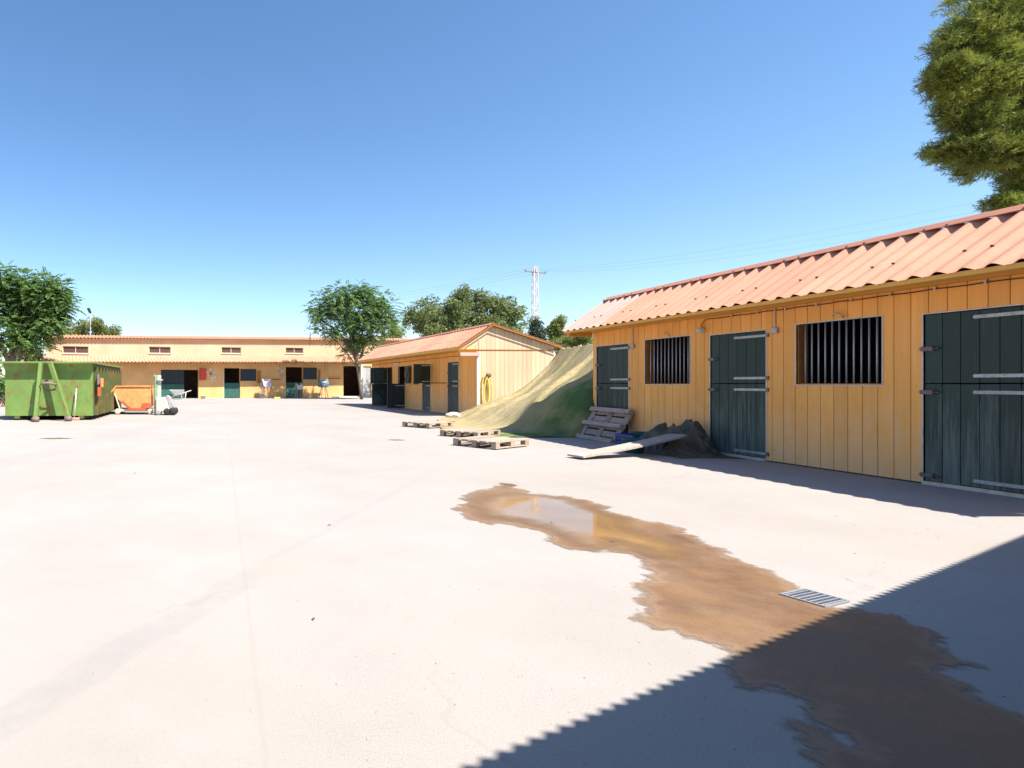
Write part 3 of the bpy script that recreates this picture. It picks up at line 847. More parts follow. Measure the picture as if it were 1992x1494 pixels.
# ------------------------------------------------------------------ green shade net spread between the stables
def tarp():
    # profiles across: lists of (x, z) from the back line to the front on the ground, for given Y
    prof = [
        (13.95, [(9.72, .012), (9.6, .012), (9.4, .012), (9.1, .012), (8.8, .012), (8.4, .012), (7.8, .012), (7.2, .012)]),
        (14.38, [(10.9, 2.25), (10.2, 1.56), (9.78, 1.22), (9.42, .65), (9.05, .05), (8.3, .015), (7.5, .012), (6.7, .012)]),
        (14.75, [(11.2, 2.7), (10.3, 1.62), (9.85, 1.28), (9.35, .62), (8.95, .04), (8.2, .015), (7.3, .012), (6.3, .012)]),
        (15.6, [(11.7, 2.75), (10.5, 1.7), (9.85, 1.30), (9.25, .72), (8.75, .10), (8.1, .02), (7.3, .012), (6.4, .012)]),
        (17.2, [(12.25, 2.72), (11.2, 1.75), (10.3, 1.15), (9.5, .66), (8.85, .22), (8.3, .04), (7.6, .012), (6.9, .012)]),
        (19.2, [(12.9, 2.75), (12.0, 1.80), (11.0, 1.05), (10.1, .62), (9.4, .28), (8.8, .06), (8.2, .02), (7.7, .012)]),
        (20.8, [(13.4, 2.80), (12.5, 1.80), (11.5, 1.00), (10.5, .60), (9.8, .30), (9.2, .10), (8.7, .03), (8.3, .012)]),
        (21.9, [(13.72, 2.84), (12.9, 1.82), (11.7, .98), (10.6, .60), (10.0, .34), (9.5, .16), (9.15, .05), (8.95, .012)]),
    ]
    from mathutils import noise as mn
    Yk = np.array([p[0] for p in prof]); A = np.array([p[1] for p in prof])   # (8, 8, 2)
    nu, nv = 150, 110
    def cr(arr, t):
        n = len(arr); t = min(max(t, 0), n-1-1e-6); i = int(t); f = t-i
        p0, p1, p2, p3 = arr[max(i-1, 0)], arr[i], arr[i+1], arr[min(i+2, n-1)]
        return .5*((2*p1)+(-p0+p2)*f+(2*p0-5*p1+4*p2-p3)*f*f+(-p0+3*p1-3*p2+p3)*f**3)
    V = []; Fc = []
    for j in range(nv+1):
        tj = j/nv*(len(prof)-1)
        row = cr(A, tj); Y = float(cr(Yk, tj))
        for i in range(nu+1):
            x, z = cr(row, i/nu*7)
            y = Y
            u = i/nu
            hgt = min(1.0, max(0, z)/.35)
            # long soft folds running down the slope plus crumples near the ground
            s1 = Y*.85 + x*.30 + .5*mn.noise(Vector((x*.4, Y*.4, 8)))
            fold = .13*(.25-abs(mn.noise(Vector((s1, x*.10, 3.1))))) + .09*(.25-abs(mn.noise(Vector((s1*2.3, x*.2, 6.1))))) + .035*(.2-abs(mn.noise(Vector((s1*5.0, x*.5, 2.1))))) + .035*mn.noise(Vector((Y*3.0 + x*.6, x*.4, 9.0)))
            crum = .030*max(0, mn.noise(Vector((x*2.2, Y*2.0, 5))))+.012*mn.noise(Vector((x*6, Y*6, 1)))
            for (ya, ka, hh, wn_, wf) in ((15.9, .42, .20, .10, .42), (18.3, .36, .13, .08, .36), (20.1, .30, .15, .08, .30)):
                dq = Y - (ya + (x-9.0)*ka + .12*mn.noise(Vector((x*.7, ya, 0))))
                z += hh*math.exp(-(dq/(wn_ if dq < 0 else wf))**2)*hgt*min(1, max(0, 2.75-z)*1.2)
            z = z + fold*hgt + (max(0, crum)*(1-.6*hgt) if z < .5 else 0)
            x = x + (.05*mn.noise(Vector((Y*1.3, 7.7, 0))) if u > .8 else 0)
            if u > .97: y += .12*mn.noise(Vector((x, Y, 4)))
            V.append((x, y, max(.012, z)))
    for j in range(nv):
        for i in range(nu):
            a = j*(nu+1)+i
            Fc.append((a, a+nu+1, a+nu+2, a+1))
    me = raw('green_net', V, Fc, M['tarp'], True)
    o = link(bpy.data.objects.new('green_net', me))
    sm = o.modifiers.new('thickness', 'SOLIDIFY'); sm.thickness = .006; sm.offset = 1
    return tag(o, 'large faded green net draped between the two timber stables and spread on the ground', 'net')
tarp()
# fence line behind that carries the net
fe = empty('wire_fence', (12.6, 18.0, 0))
tag(fe, 'post and wire fence carrying the green net behind the stables', 'fence')
a0, a1 = Vector((11.65, 14.6)), Vector((13.78, 22.0))
for k in range(5):
    q = a0.lerp(a1, k/4) - Vector((12.6, 18.0))
    MB().tube([(q.x+.12, q.y, 0), (q.x+.12, q.y, 2.78 + .02*k)], .03, 8).build('post', M['zinc'], fe, True)
MB().tube([(a0.x-12.6+.10, a0.y-18, 2.72), (a1.x-12.6+.1, a1.y-18, 2.80)], .012, 6).build('wire', M['zinc'], fe)

# ------------------------------------------------------------------ pallets
def pallet(name, label, L, Wd, mat, loc, rot, group):
    r = empty(name, loc); r.rotation_mode = 'XYZ'; r.rotation_euler = rot
    tag(r, label, 'pallet', group)
    nb = 5; bwid = Wd/ (nb+1.2)
    for k in range(nb):
        y = -Wd/2 + k*(Wd-bwid)/(nb-1)
        MB().box(-L/2, L/2, y, y+bwid, .122, .144).build('deck_board', mat, r, bevel=.003)
    for k in range(3):
        x = -L/2 + k*(L-.145)/2
        MB().box(x, x+.145, -Wd/2, Wd/2, .100, .1215).build('cross_board', mat, r, bevel=.003)
        for j in range(3):
            y = -Wd/2 + j*(Wd-.11)/2
            MB().box(x, x+.145, y, y+.11, .022, .0995).build('block', mat, r, bevel=.004)
    for j in range(3):
        y = -Wd/2 + j*(Wd-.11)/2
        MB().box(-L/2, L/2, y, y+.11, 0, .0215).build('skid', mat, r, bevel=.003)
    return r
def flat_pallet(label, quad, mat):
    c = sum((G(px, py, .144) for px, py in quad), Vector())/4
    p = [G(px, py, .144) for px, py in quad]
    e = ((p[1]-p[0]) + (p[2]-p[3]))/2
    s_ = ((p[0]-p[3]) + (p[1]-p[2]))/2
    return pallet('pallet', label, 1.25, 1.02, mat, (c.x, c.y, .022), (0, 0, math.atan2(e.y, e.x)), 'wooden pallets')
flat_pallet('flat pallet nearest the camera, lying on the green net edge', [(898,853),(988,846),(1005,857),(923,866)], M['pallet'])
flat_pallet('flat pallet lying between the two other flat pallets', [(861,836),(934,829),(969,839),(892,849)], M['pallet'])
flat_pallet('flat pallet farthest from the camera, with a pale crumpled bag on it', [(769,820),(862,815),(894,823),(800,830)], M['pallet'])
b = G(880, 812, .19)
tag(lump('plastic_bag', (b.x, b.y, .183), .28, .2, .2, M['white'], 4, .4), 'pale crumpled bag lying on the farthest flat pallet', 'bag')
# leaning pallet: bottom side outward, resting against the first stable door
pl = pallet('pallet', 'weathered brown pallet leaning against the far green door of the near stable', 1.3, .92, M['pallet_old'], (0, 0, 0), (0, 0, 0), 'wooden pallets')
lean = math.radians(59)
# local x -> world -Y (along the wall), local y -> up the lean, local -z faces the yard
ux = Vector((-.03, 1, 0)).normalized(); uy = Vector((math.cos(lean), 0, math.sin(lean))); uz = ux.cross(uy)
ux = uy.cross(uz).normalized()
R3 = Matrix((ux, uy, uz)).transposed().to_4x4()
pc = Vector((9.13, 13.40, 0)) + uy*.46 + Vector((0, 0, .01))
pl.matrix_world = Matrix.Translation(pc) @ R3

# ------------------------------------------------------------------ plank, bag, crates beside the wall
pa, pb = Vector((6.55, 10.02, .035)), Vector((8.98, 10.62, .37))
pr = empty('loose_plank', pa); tag(pr, 'long bare plank with one end on the ground and one on the dark canvas heap', 'plank')
d = (pb-pa); L = d.length; d.normalize(); sd = Vector((-d.y, d.x, 0)).normalized(); up = d.cross(sd)
if up.z < 0: up = -up
m = MB()
for (w0, w1, t0, t1) in ((-.17, .17, 0, .035),):
    N = 14
    for k in range(N):
        a, c = k/N*L, (k+1)/N*L
        V = []
        for s_ in (a, c):
            sag = -.02*math.sin(math.pi*s_/L)
            for (w, t) in ((w0, t0), (w1, t0), (w1, t1), (w0, t1)):
                V.append(d*s_ + sd*(w*(1 - (.10 if s_ > L*.95 else 0))) + up*(t+sag))
        m.add(V, [(0,1,5,4),(1,2,6,5),(2,3,7,6),(3,0,4,7)] + ([(0,3,2,1)] if k == 0 else []) + ([(4,5,6,7)] if k == N-1 else []))
m.build('board', M['plank'], pr, fix=True)
def cloth(name, c, sx, sy, sz, seed, folds=9, lean=0.1):
    from mathutils import noise as mn
    n, k = 96, 34; V = []; Fc = []
    for j in range(k+1):
        u = j/k
        for i in range(n):
            a = 2*math.pi*i/n
            e = Vector((math.cos(a), math.sin(a), 0))
            wob = mn.noise(e*1.1 + Vector((seed*3.1, seed, u*.8)))
            rr = (1 - u**2.6)**.55 if u < 1 else 0
            ph = folds*a + 3.2*mn.noise(Vector((e.x*1.4 + seed, e.y*1.4, u*1.6)))*2
            fold = .17*(1 - abs(math.sin(ph*.5))**.7*1.6)*min(1, u*4 + .25)
            cr = .16*(0.3-abs(mn.noise(Vector((e.x*3 + seed*2, e.y*3, u*4)))))
            R_ = max(0, rr)*(1 + .22*wob + fold + cr) + .10*max(0, .18-u)*3
            z = u*(1 + .22*mn.noise(e*1.3 + Vector((seed, 4.4, 0)))*u) + .05*mn.noise(Vector((e.x*2.2, e.y*2.2, seed)))*u
            V.append((R_*e.x*sx + lean*u*sx, R_*e.y*sy, max(0, z*sz)))
    for j in range(k):
        for i in range(n): Fc.append((j*n+i, j*n+(i+1) % n, (j+1)*n+(i+1) % n, (j+1)*n+i))
    Fc.append(tuple(range(k*n, (k+1)*n)))
    o = link(bpy.data.objects.new(name, raw(name, V, Fc, M['camo'], True))); o.location = c
    return o
def crumpled(name, c, ax, ay, bumps, seed, mat):
    """thrown-down tarpaulin: a sheet draped over low bumps, with sharp folds"""
    from mathutils import noise as mn
    n = 120; V = []; Fc = []
    for j in range(n+1):
        for i in range(n+1):
            u, v = -1 + 2*i/n, -1 + 2*j/n
            x, y = u*ax, v*ay
            e = max(0.0, 1 - (abs(u)**2.6 + abs(v)**2.6))
            q = Vector((x, y, seed))
            w = q + Vector((mn.noise(q*2.2), mn.noise(q*2.2 + Vector((5, 1, 0))), 0))*.22
            hgt = sum(hh*math.exp(-(((x-bx)/rx)**2 + ((y-by)/ry)**2)) for bx, by, rx, ry, hh in bumps)
            f1 = 1 - 3.4*abs(mn.noise(Vector((w.x*3.3 + w.y*1.6, w.y*2.1, seed))))
            f2 = 1 - 3.4*abs(mn.noise(Vector((w.x*6.5, w.y*7.5 - w.x*2, seed+3))))
            z = hgt*(.92 + .13*f1 + .15*f2) + .035*max(0, f1) + .028*max(0, f2)
            z = z*min(1, e*2.4)
            xo = .05*f2*min(1, hgt*3)
            V.append((x + xo + .10*mn.noise(Vector((v*2, seed, 0)))*abs(u), y + .04*f1*min(1, hgt*3) + .10*mn.noise(Vector((u*2, seed, 4)))*abs(v), max(.004, z)))
    for j in range(n):
        for i in range(n): a = j*(n+1)+i; Fc.append((a, a+1, a+n+2, a+n+1))
    o = link(bpy.data.objects.new(name, raw(name, V, Fc, mat, True))); o.location = c
    return o
bg1 = crumpled('canvas_heap', (9.12, 11.0, 0), .62, .95, [(.26, -.24, .26, .24, .40), (.16, .46, .32, .30, .40), (-.20, -.10, .34, .48, .24), (.3, .1, .28, .4, .24)], 3.3, M['camo'])
tag(bg1, 'crumpled dark olive canvas heaped against the stable wall', 'canvas heap')

def crate(name, label, loc, rz, a, b_, h_, mat, cat='crate'):
    r = empty(name, loc, rz); tag(r, label, cat)
    MB().box(-a/2, a/2, -b_/2, b_/2, 0, .015).build('base', mat, r)
    for (x0, x1, y0, y1) in ((-a/2, a/2, -b_/2, -b_/2+.015), (-a/2, a/2, b_/2-.015, b_/2), (-a/2, -a/2+.015, -b_/2+.016, b_/2-.016), (a/2-.015, a/2, -b_/2+.016, b_/2-.016)):
        m = MB()
        for z0, z1 in ((.016, .07), (.10, .14), (.17, h_)): m.box(x0, x1, y0, y1, z0, z1)
        horizontal = (x1-x0) > (y1-y0)
        for k in range(4):
            f = k/3
            if horizontal: xx = x0 + f*(x1-x0-.03); m.box(xx, xx+.03, y0+.002, y1-.002, .016, h_-.01)
            else: yy = y0 + f*(y1-y0-.03); m.box(x0+.002, x1-.002, yy, yy+.03, .016, h_-.01)
        m.build('side', mat, r)
    return r
crate('plastic_crate', 'blue plastic crate beside the leaning pallet', (9.33, 12.25, .003), 1.5, .62, .42, .24, M['blue'])
bk = MB().lathe([(.14, .0), (.16, .02), (.20, .26), (.215, .265), (.215, .285), (.195, .285), (.15, .03), (.05, .03)], (0, 0, 0), 20)
o = bk.build('rubber_bucket', M['teal'], None, True); o.location = (8.3, 10.9, .003)
tag(o, 'dark teal rubber bucket under the plank', 'bucket')
o2 = copy_tree(o); o2.location = (9.35, 11.95, .003); o2.scale = (1.25, 1.25, 1.1)
tag(o2, 'dark teal rubber tub between the blue crate and the canvas', 'bucket')

# ------------------------------------------------------------------ long barn at the back
A2 = Vector((P(90, 746, 47).x, 47.0)); B2 = Vector((P(815, 746, 57.2).x, 57.2))
bu = (B2-A2).normalized(); bn = Vector((bu.y, -bu.x)); BL = (B2-A2).length
bang = math.atan2(bu.y, bu.x)
def BB(px, py, off=0.0):
    d = Vector(((px-CX)/F, 1.0)); s = (off + A2.dot(bn))/d.dot(bn)
    p = d*s; return (p-A2).dot(bu), CAM_H - (py-CY)/F*s
barn = empty('barn', (A2.x, A2.y, 0), bang)
tag(barn, 'long yellow barn with tiled porch roof across the back of the yard', 'barn')
ztl, ztr = BB(90, 658)[1], BB(815, 664)[1]
ztop = lambda x: ztl + (ztr-ztl)*x/BL
def bop(px0, px1, py0, py1, ground=False):
    x0, z1 = BB(px0, py0); x1, _ = BB(px1, py0); _, z0 = BB(px0, py1)
    return (x0, x1, 0.0 if ground else z0, z1)
uppers = [bop(122, 172, 673, 687), bop(290, 332, 674, 687), bop(431, 469, 675, 687), bop(556, 590, 676, 687), bop(668, 703, 677, 687)]
doors = [bop(313, 386, 719, 776, True), bop(436, 467, 716, 774, True), bop(556, 589, 714, 770, True), bop(668, 722, 712, 768, True)]
wins = [bop(467.6, 498, 718, 741), bop(590, 616, 715, 738)]
pm0, pm1 = BB(90, 694)[1], BB(815, 694)[1]
m = MB()
for (p, q, za, zb) in board_runs(0, BL, 0, ztop, uppers + doors + wins):
    poly = [(p, za), (q, za), (q, ztop(q) if zb is None else zb), (p, ztop(p) if zb is None else zb)]
    m.prism(poly, 0, .28, lambda s, z, t: (s, t, z))
m.build('wall', M['render'], barn, fix=True)
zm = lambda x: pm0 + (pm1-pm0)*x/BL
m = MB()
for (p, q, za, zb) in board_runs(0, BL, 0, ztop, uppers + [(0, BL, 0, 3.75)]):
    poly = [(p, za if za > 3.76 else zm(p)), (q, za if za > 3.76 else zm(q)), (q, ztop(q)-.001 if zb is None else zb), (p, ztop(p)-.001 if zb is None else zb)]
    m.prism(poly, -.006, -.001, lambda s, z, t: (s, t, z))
m.build('sunlit_upper_skin', M['render_sunlit'], barn, fix=True)  # added thin skin, sunlight on the upper wall put into its colour
m = MB(); m.prism([(0.001, 0), (9, 0), (9, 4), (0.001, ztl-.01)], 0, .28, lambda a, z, t: (t, a+.281, z)); m.prism([(0, 0), (9, 0), (9, 4), (0, ztr-.01)], BL-.28, BL, lambda a, z, t: (t, a+.281, z)); m.build('end_wall', M['render'], barn, fix=True)
MB().box(.3, BL-.3, 4.5, 4.6, 0, 4.8).build('inner_wall', M['inner'], barn)
for (x0, x1, z0, z1) in uppers:
    t = .05
    w = MB(); w.box(x0, x1, .10, .15, z0, z0+t); w.box(x0, x1, .10, .15, z1-t, z1); w.box(x0, x0+t, .10, .15, z0+t, z1-t); w.box(x1-t, x1, .10, .15, z0+t, z1-t); w.box((x0+x1)/2-t/2, (x0+x1)/2+t/2, .10, .15, z0+t, z1-t)
    wo_ = w.build('window', M['beige'], barn)
    for a, b_ in ((x0+t, (x0+x1)/2-t/2), ((x0+x1)/2+t/2, x1-t)):
        MB().box(a, b_, .13, .14, z0+t, z1-t).build('pane', M['brownshut'], wo_)
    MB().box(x0-.06, x1+.06, -.08, .10, z0-.07, z0-.001).build('sill', M['concrete_pale'], wo_)
def barn_leaf(x0, x1, z0, z1, mat, name='door', y=.12):
    d = MB().box(x0, x1, y, y+.05, z0, z1).build(name, mat, barn)
    n = max(2, round((x1-x0)/.45)); w = (x1-x0)/n
    for k in range(n): MB().box(x0+k*w+.01, x0+(k+1)*w-.01, y-.02, y-.001, z0+.03, z1-.03).build('plank', mat, d)
x0, x1, _, z1 = doors[0]
xm = x0 + (x1-x0)*.62
barn_leaf(x0, xm, 1.38, z1, M['darkdoor']); barn_leaf(x0, xm, .02, 1.34, M['greendoor'])
x0, x1, _, z1 = doors[1]; barn_leaf(x0, x1, .02, 1.45, M['greendoor'])
MB().box(x0-.09, x0-.001, -.03, .1, 0, z1).build('door_post', M['beige'], barn)
x0, x1, _, z1 = doors[2]; barn_leaf(x0, x1, .02, 1.5, M['greendoor'])
x0, x1, _, z1 = doors[3]; barn_leaf(x0+(x1-x0)*.7, x1, .02, z1, M['zinc'])
for (x0, x1, z0, z1) in wins:
    s_ = MB().box(x0+.01, x1, -.06, -.005, z0, z1).build('shutter', M['darkdoor'], barn)
    for k in range(2): MB().box(x0+.06+k*(x1-x0)/2, x0-.03+(k+1)*(x1-x0)/2, -.075, -.061, z0+.06, z1-.06).build('panel', M['darkdoor'], s_)
# brown rug-like boards beside the shutters
for (px0, px1, py0, py1) in ((500, 507, 721, 745), (619, 623, 719, 742)):
    x0, x1, z0, z1 = bop(px0, px1, py0, py1); MB().box(x0, x1, -.06, -.003, z0, z1).build('folded_shutter', M['groove'], barn, bevel=.01)
# saddle rails
for (px0, px1, py) in ((530, 545, 738), (640, 662, 736), (400, 405, 700)):
    xa, z = BB(px0, py); xb, _ = BB(px1, py); MB().box(xa, xb, -.14, -.003, z-.05, z+.05).build('rail', M['groove'], barn)
# tiled roofs: half-round clay tiles
def tile_roof(name, x0, x1, zf0, zf1, y0, y1, rise, pitch=.31, amp=.075, rows=5):
    n = int(round((x1-x0)/pitch)); pitch = (x1-x0)/n; seg = 6
    V = []; Fc = []; cols = n*seg+1
    for j in range(rows):
        for e in (0, 1):
            f = (j+e)/rows
            for i in range(cols):
                x = x0 + i*pitch/seg; ph = (i % seg)/seg
                h = amp*(math.sin(math.pi*min(1, ph/.62)) if ph < .62 else -.35*math.sin(math.pi*(ph-.62)/.38))
                base = zf0 + (zf1-zf0)*(x-x0)/(x1-x0)
                V.append((x, y0+(y1-y0)*f, base + rise*f + h + (.035 if e == 0 else 0)))
    for j in range(rows):
        o = j*2*cols
        for i in range(cols-1): Fc.append((o+i, o+i+1, o+cols+i+1, o+cols+i))
        if j < rows-1:
            for i in range(cols-1): Fc.append((o+cols+i, o+cols+i+1, o+2*cols+i+1, o+2*cols+i))
    ob = link(bpy.data.objects.new(name, raw(name, V, Fc, M['tile'])), barn)
    sm = ob.modifiers.new('thickness', 'SOLIDIFY'); sm.thickness = .03; sm.offset = -1
    return ob
OFF = 1.5
pel, per_ = BB(90, 705, OFF)[1], BB(710, 705, OFF)[1]
ptl, ptr = BB(90, 694)[1], BB(710, 694)[1]
xr = BB(712, 705, OFF)[0]
rise_l = .58
tile_roof('porch_roof', -.3, xr, pel+.02, per_+.02, -OFF, .0, rise_l, rows=4)
m = MB()
for k in range(30):
    x = .3 + k*(xr-.6)/29; ze_ = pel + (per_-pel)*x/xr
    m.bar((x, -OFF+.05, ze_-.06), (x, 0.0, ze_-.06+rise_l*.96), .09, .12)
m.build('porch_rafters', M['groove'], barn, fix=True)
m = MB(); m.add([(-.25, -OFF+.02, pel-.0), (xr, -OFF+.02, per_-.0), (xr, 0, per_+rise_l-.02), (-.25, 0, pel+rise_l-.02)], [(0, 1, 2, 3)]); m.build('porch_lining', M['groove'], barn)
cx_, _ = BB(703, 740, OFF-.25)
MB().box(cx_-.14, cx_+.14, -OFF+.12, -OFF+.40, 0, per_-.08).build('porch_post', M['concrete_pale'], barn, bevel=.02)
tile_roof('main_roof', -.3, BL+.3, ztl+.02, ztr+.02, -.35, 2.6, .45, rows=6)
tile_roof('main_roof', -.3, BL+.3, ztl+.02, ztr+.02, 8.2, 2.6, .45, rows=4)
MB().prism([(-.3, ztl-.12), (BL+.3, ztr-.12), (BL+.3, ztr+.0), (-.3, ztl+.0)], -.14, -.002, lambda s, z, t: (s, t, z)).build('cornice', M['render'], barn, fix=True)
# things along the barn wall
def bw(px, py, off):
    x, z = BB(px, py, off); p = A2 + bu*x + bn*off; return Vector((p.x, p.y, z)), x, z
def box_thing(name, px0, px1, py0, py1, d0, d1, mat, label, cat, group=None, bev=.015):
    x0, z1 = BB(px0, py0); x1, _ = BB(px1, py0); _, z0 = BB(px0, py1)
    m = MB().box(x0, x1, -d1, -d0, z0, z1); o = m.build(name, mat, None, bevel=bev)
    o.location = (A2.x, A2.y, 0); o.rotation_euler = (0, 0, bang)
    return tag(o, label, cat, group)
rc = box_thing('hose_cabinet', 388, 400.5, 717, 739, .004, .22, M['red'], 'red hose cabinet on the barn wall right of the wide dark doorway', 'cabinet')
x0, z1 = BB(389.3, 719); x1, _ = BB(399.2, 719); _, z0 = BB(389, 737)
MB().box(x0, x1, -.235, -.221, z0, z1).build('door', M['red'], rc)
for k, (px, py) in enumerate(((403, 724), (409, 719), (410, 727), (416, 719), (417, 725), (412, 735), (418, 734), (413, 740), (419, 739), (405, 730))):
    box_thing('wall_plaque', px-1.7, px+1.7, py-2, py+2, .004, .03, M['paper'] if k != 2 else M['greendoor'], 'small pale plaque among the cluster right of the red cabinet' if k != 2 else 'dark green plaque in the middle of the pale cluster by the red cabinet', 'plaque', 'plaques right of the red cabinet', 0)
for k, (px, py) in enumerate(((540, 716), (545, 715), (551, 716), (543, 722), (549, 722), (546, 727), (551, 729), (547, 731))):
    box_thing('rosette', px-1.6, px+1.6, py-1.8, py+1.8, .004, .03, (M['paper'], M['mauve'], M['pink'], M['greyp'])[k % 4], '%s show rosette in the %s row left of the third barn door' % (('pale', 'mauve', 'pink', 'grey')[k % 4], ('top', 'top', 'top', 'second', 'second', 'third', 'third', 'bottom')[k]), 'rosette', 'rosettes left of the third barn door', 0)
def saddle_stand(px, py_base, s, label, pad):
    p, x, z = bw(px, py_base, 1.0); r = empty('saddle_stand', (p.x, p.y, 0), bang); tag(r, label, 'saddle stand')
    for sx in (-1, 1):
        for sy in (-1, 1): MB().bar((sx*.30*s, sy*.25*s, 0), (sx*.12*s, sy*.04*s, 1.1*s), .05).build('leg', M['pallet'], r)
    MB().bar((-.3*s, 0, 1.1*s), (.3*s, 0, 1.1*s), .12).build('beam', M['pallet'], r)
    V = []; Fc = []
    n, k_ = 12, 10
    for i in range(n+1):
        u = -1+2*i/n
        for j in range(k_+1):
            a = math.pi*(j/k_)
            rad = .34*s*(1 - .12*math.cos(u*3)); zz = 1.15*s + .32*s*math.sin(a) + .10*s*u*u
            V.append((u*.36*s, -rad*math.cos(a)*(1.0), zz - .28*s*abs(math.cos(a))))
    for i in range(n):
        for j in range(k_): a = i*(k_+1)+j; Fc.append((a, a+1, a+k_+2, a+k_+1))
    sd_ = MB().add(V, Fc).build('saddle', pad, r, True); sd_.modifiers.new('thickness', 'SOLIDIFY').thickness = .06*s
    tp = lump('seat', (0, 0, 1.38*s), .36*s, .2*s, .2*s, M['leather'], px % 7, .2, 2); tp.parent = r
    return r
saddle_stand(517, 768, 1.15, 'saddle stand with a mauve cover between barn shutters', M['mauve'])
saddle_stand(629.5, 766, 1.15, 'saddle stand with a pale blue pad near the barn tree', M['saddlepad'])
saddle_stand(581, 762, .9, 'saddle stand with a white pad in front of the third barn door', M['white'])
def tub(px, py, r_, h_, mat, label):
    g = G(px, py); o = MB().lathe([(r_*.8, 0), (r_, h_), (r_*1.06, h_), (r_*1.06, h_+.03), (r_*.94, h_+.03), (r_*.75, .04)], (0, 0, 0), 14).build('tub', mat, None, True)
    o.location = (g.x, g.y, .003); return tag(o, label, 'tub')
tub(508.5, 775, .28, .45, M['greyp'], 'grey tub at the foot of the mauve saddle stand')
tub(395, 776, .24, .28, M['white'], 'white tub under the red hose cabinet')
g = G(539, 776); o = MB().box(-.28, .28, -.15, .15, 0, .16).build('feed_trough', M['yellow'], None, bevel=.03); o.location = (g.x, g.y, .003); tag(o, 'low yellow-brown trough by the barn wall', 'trough')
g = G(413, 776.5); o = MB().box(-.28, .28, -.12, .12, 0, .10).build('stone_block', M['concrete_pale'], None, bevel=.02); o.location = (g.x, g.y, .003); tag(o, 'low pale block on the ground under the plaques', 'block')
# paved step in front of the last barn doors
xs0, xs1 = BB(645, 760)[0], BB(800, 760)[0]
st = MB().box(xs0, xs1, -1.6, -.01, 0, .12).build('step', M['concrete_pale'], None, bevel=.01); st.location = (A2.x, A2.y, .0); st.rotation_euler = (0, 0, bang); tag(st, kind='structure')

# ------------------------------------------------------------------ wheelbarrow before the wide doorway
wbp = G(346, 777.5)
wb = empty('wheelbarrow', (wbp.x, wbp.y, 0), math.radians(8)); tag(wb, 'grey wheelbarrow in front of the wide dark barn doorway', 'wheelbarrow')
def bowl(top, bot, zt, zb):
    V = [(x, y, zt) for x, y in top] + [(x, y, zb) for x, y in bot]
    return V, [(0,1,5,4),(1,2,6,5),(2,3,7,6),(3,0,4,7),(4,5,6,7)]
o = MB().add(*bowl([(-.75,-.38),(.55,-.34),(.55,.34),(-.75,.38)], [(-.30,-.22),(.40,-.22),(.40,.22),(-.30,.22)], .85, .45)).build('tray', M['zinc'], wb); o.modifiers.new('t', 'SOLIDIFY').thickness = .02
for sy in (-1, 1):
    MB().tube([(-.75, sy*.08, .22), (0, sy*.25, .42), (1.15, sy*.33, .80)], .03, 6).build('handle', M['zinc'], wb, True)
    MB().tube([(.25, sy*.26, .45), (.40, sy*.3, .0), (.62, sy*.3, 0.0), (.70, sy*.28, .62)], .025, 6).build('leg', M['zinc'], wb, True)
w_ = MB().lathe([(.10, -.05), (.22, -.05), (.24, 0), (.22, .05), (.10, .05)], (-.75, 0, .24), 16, 'y').build('wheel', M['rubber'], wb, True)

# ------------------------------------------------------------------ green hook-lift container
cr_ = empty('skip_container', (-8.28, 20.55, 0), math.radians(1.0))
tag(cr_, 'big rust-streaked green steel waste container with an A-frame front', 'container')
CW, CH, CLn = 3.33, 2.17, 6.0; zb = .17
MB().box(0, CW, 0, .05, zb, CH-.02).build('front_wall', M['skip'], cr_)
MB().box(0, CW, CLn-.05, CLn, zb, CH-.02).build('rear_wall', M['skip_side'], cr_)
for x in (0, CW-.05): MB().box(x, x+.05, .051, CLn-.051, zb, CH-.02).build('side_wall', M['skip_side'], cr_)
MB().box(.051, CW-.051, .051, CLn-.051, zb, zb+.06).build('floor', M['skip_side'], cr_)
for k in range(9):
    y = .35 + k*.66
    for x0, x1 in ((CW+.001, CW+.12), (-.12, -.001)): MB().box(x0, x1, y, y+.10, zb, CH-.14).build('rib', M['skip_side'], cr_)
fl = MB(); fl.box(-.12, CW+.14, -.34, .06, CH-.02, CH+.06); fl.build('front_rim', M['skip'], cr_, bevel=.012)
MB().box(-.12, .06, .061, CLn, CH-.02, CH+.06).build('side_rim', M['skip'], cr_); MB().box(CW-.06, CW+.14, .061, CLn, CH-.02, CH+.06).build('side_rim', M['skip'], cr_)
m = MB(); m.prism([(-.30, CH-.021), (0, CH-.021), (0, CH-.30)], 0, CW, lambda y, z, t: (t, y-.001, z)); m.build('rim_gusset', M['skip'], cr_, fix=True)
def cl(px, py, Y):
    p = P(px, py, Y); return (p.x+8.28, Y-20.55, p.z)
MB().bar(cl(79, 706, 20.15), (cl(66, 820, 19.5)[0], -.95, .08), .13, .15).build('hook_frame_leg', M['skip'], cr_)
MB().bar(cl(97, 706, 20.15), (cl(131, 815, 19.9)[0], -.62, .08), .13, .15).build('hook_frame_leg', M['skip'], cr_)
a = cl(77, 747, 19.8); b_ = cl(109, 748, 20.0)
MB().tube([a, ((a[0]+b_[0])/2, a[1]-.02, a[2]+.04), b_], .045, 8).build('hook_bar', M['rusty'], cr_, True)
mid = ((a[0]+b_[0])/2)
MB().tube([(a[0]+.02, -.42, 1.30), (mid-.15, -.40, 1.16), (mid+.15, -.40, 1.16), (b_[0]-.02, -.36, 1.32)], .03, 6).build('chain', M['rubber'], cr_, True)
for x in (.35, CW-.55): 
    MB().box(x, x+.2, .0, CLn, .06, zb-.001).build('skid_rail', M['skip_side'], cr_)
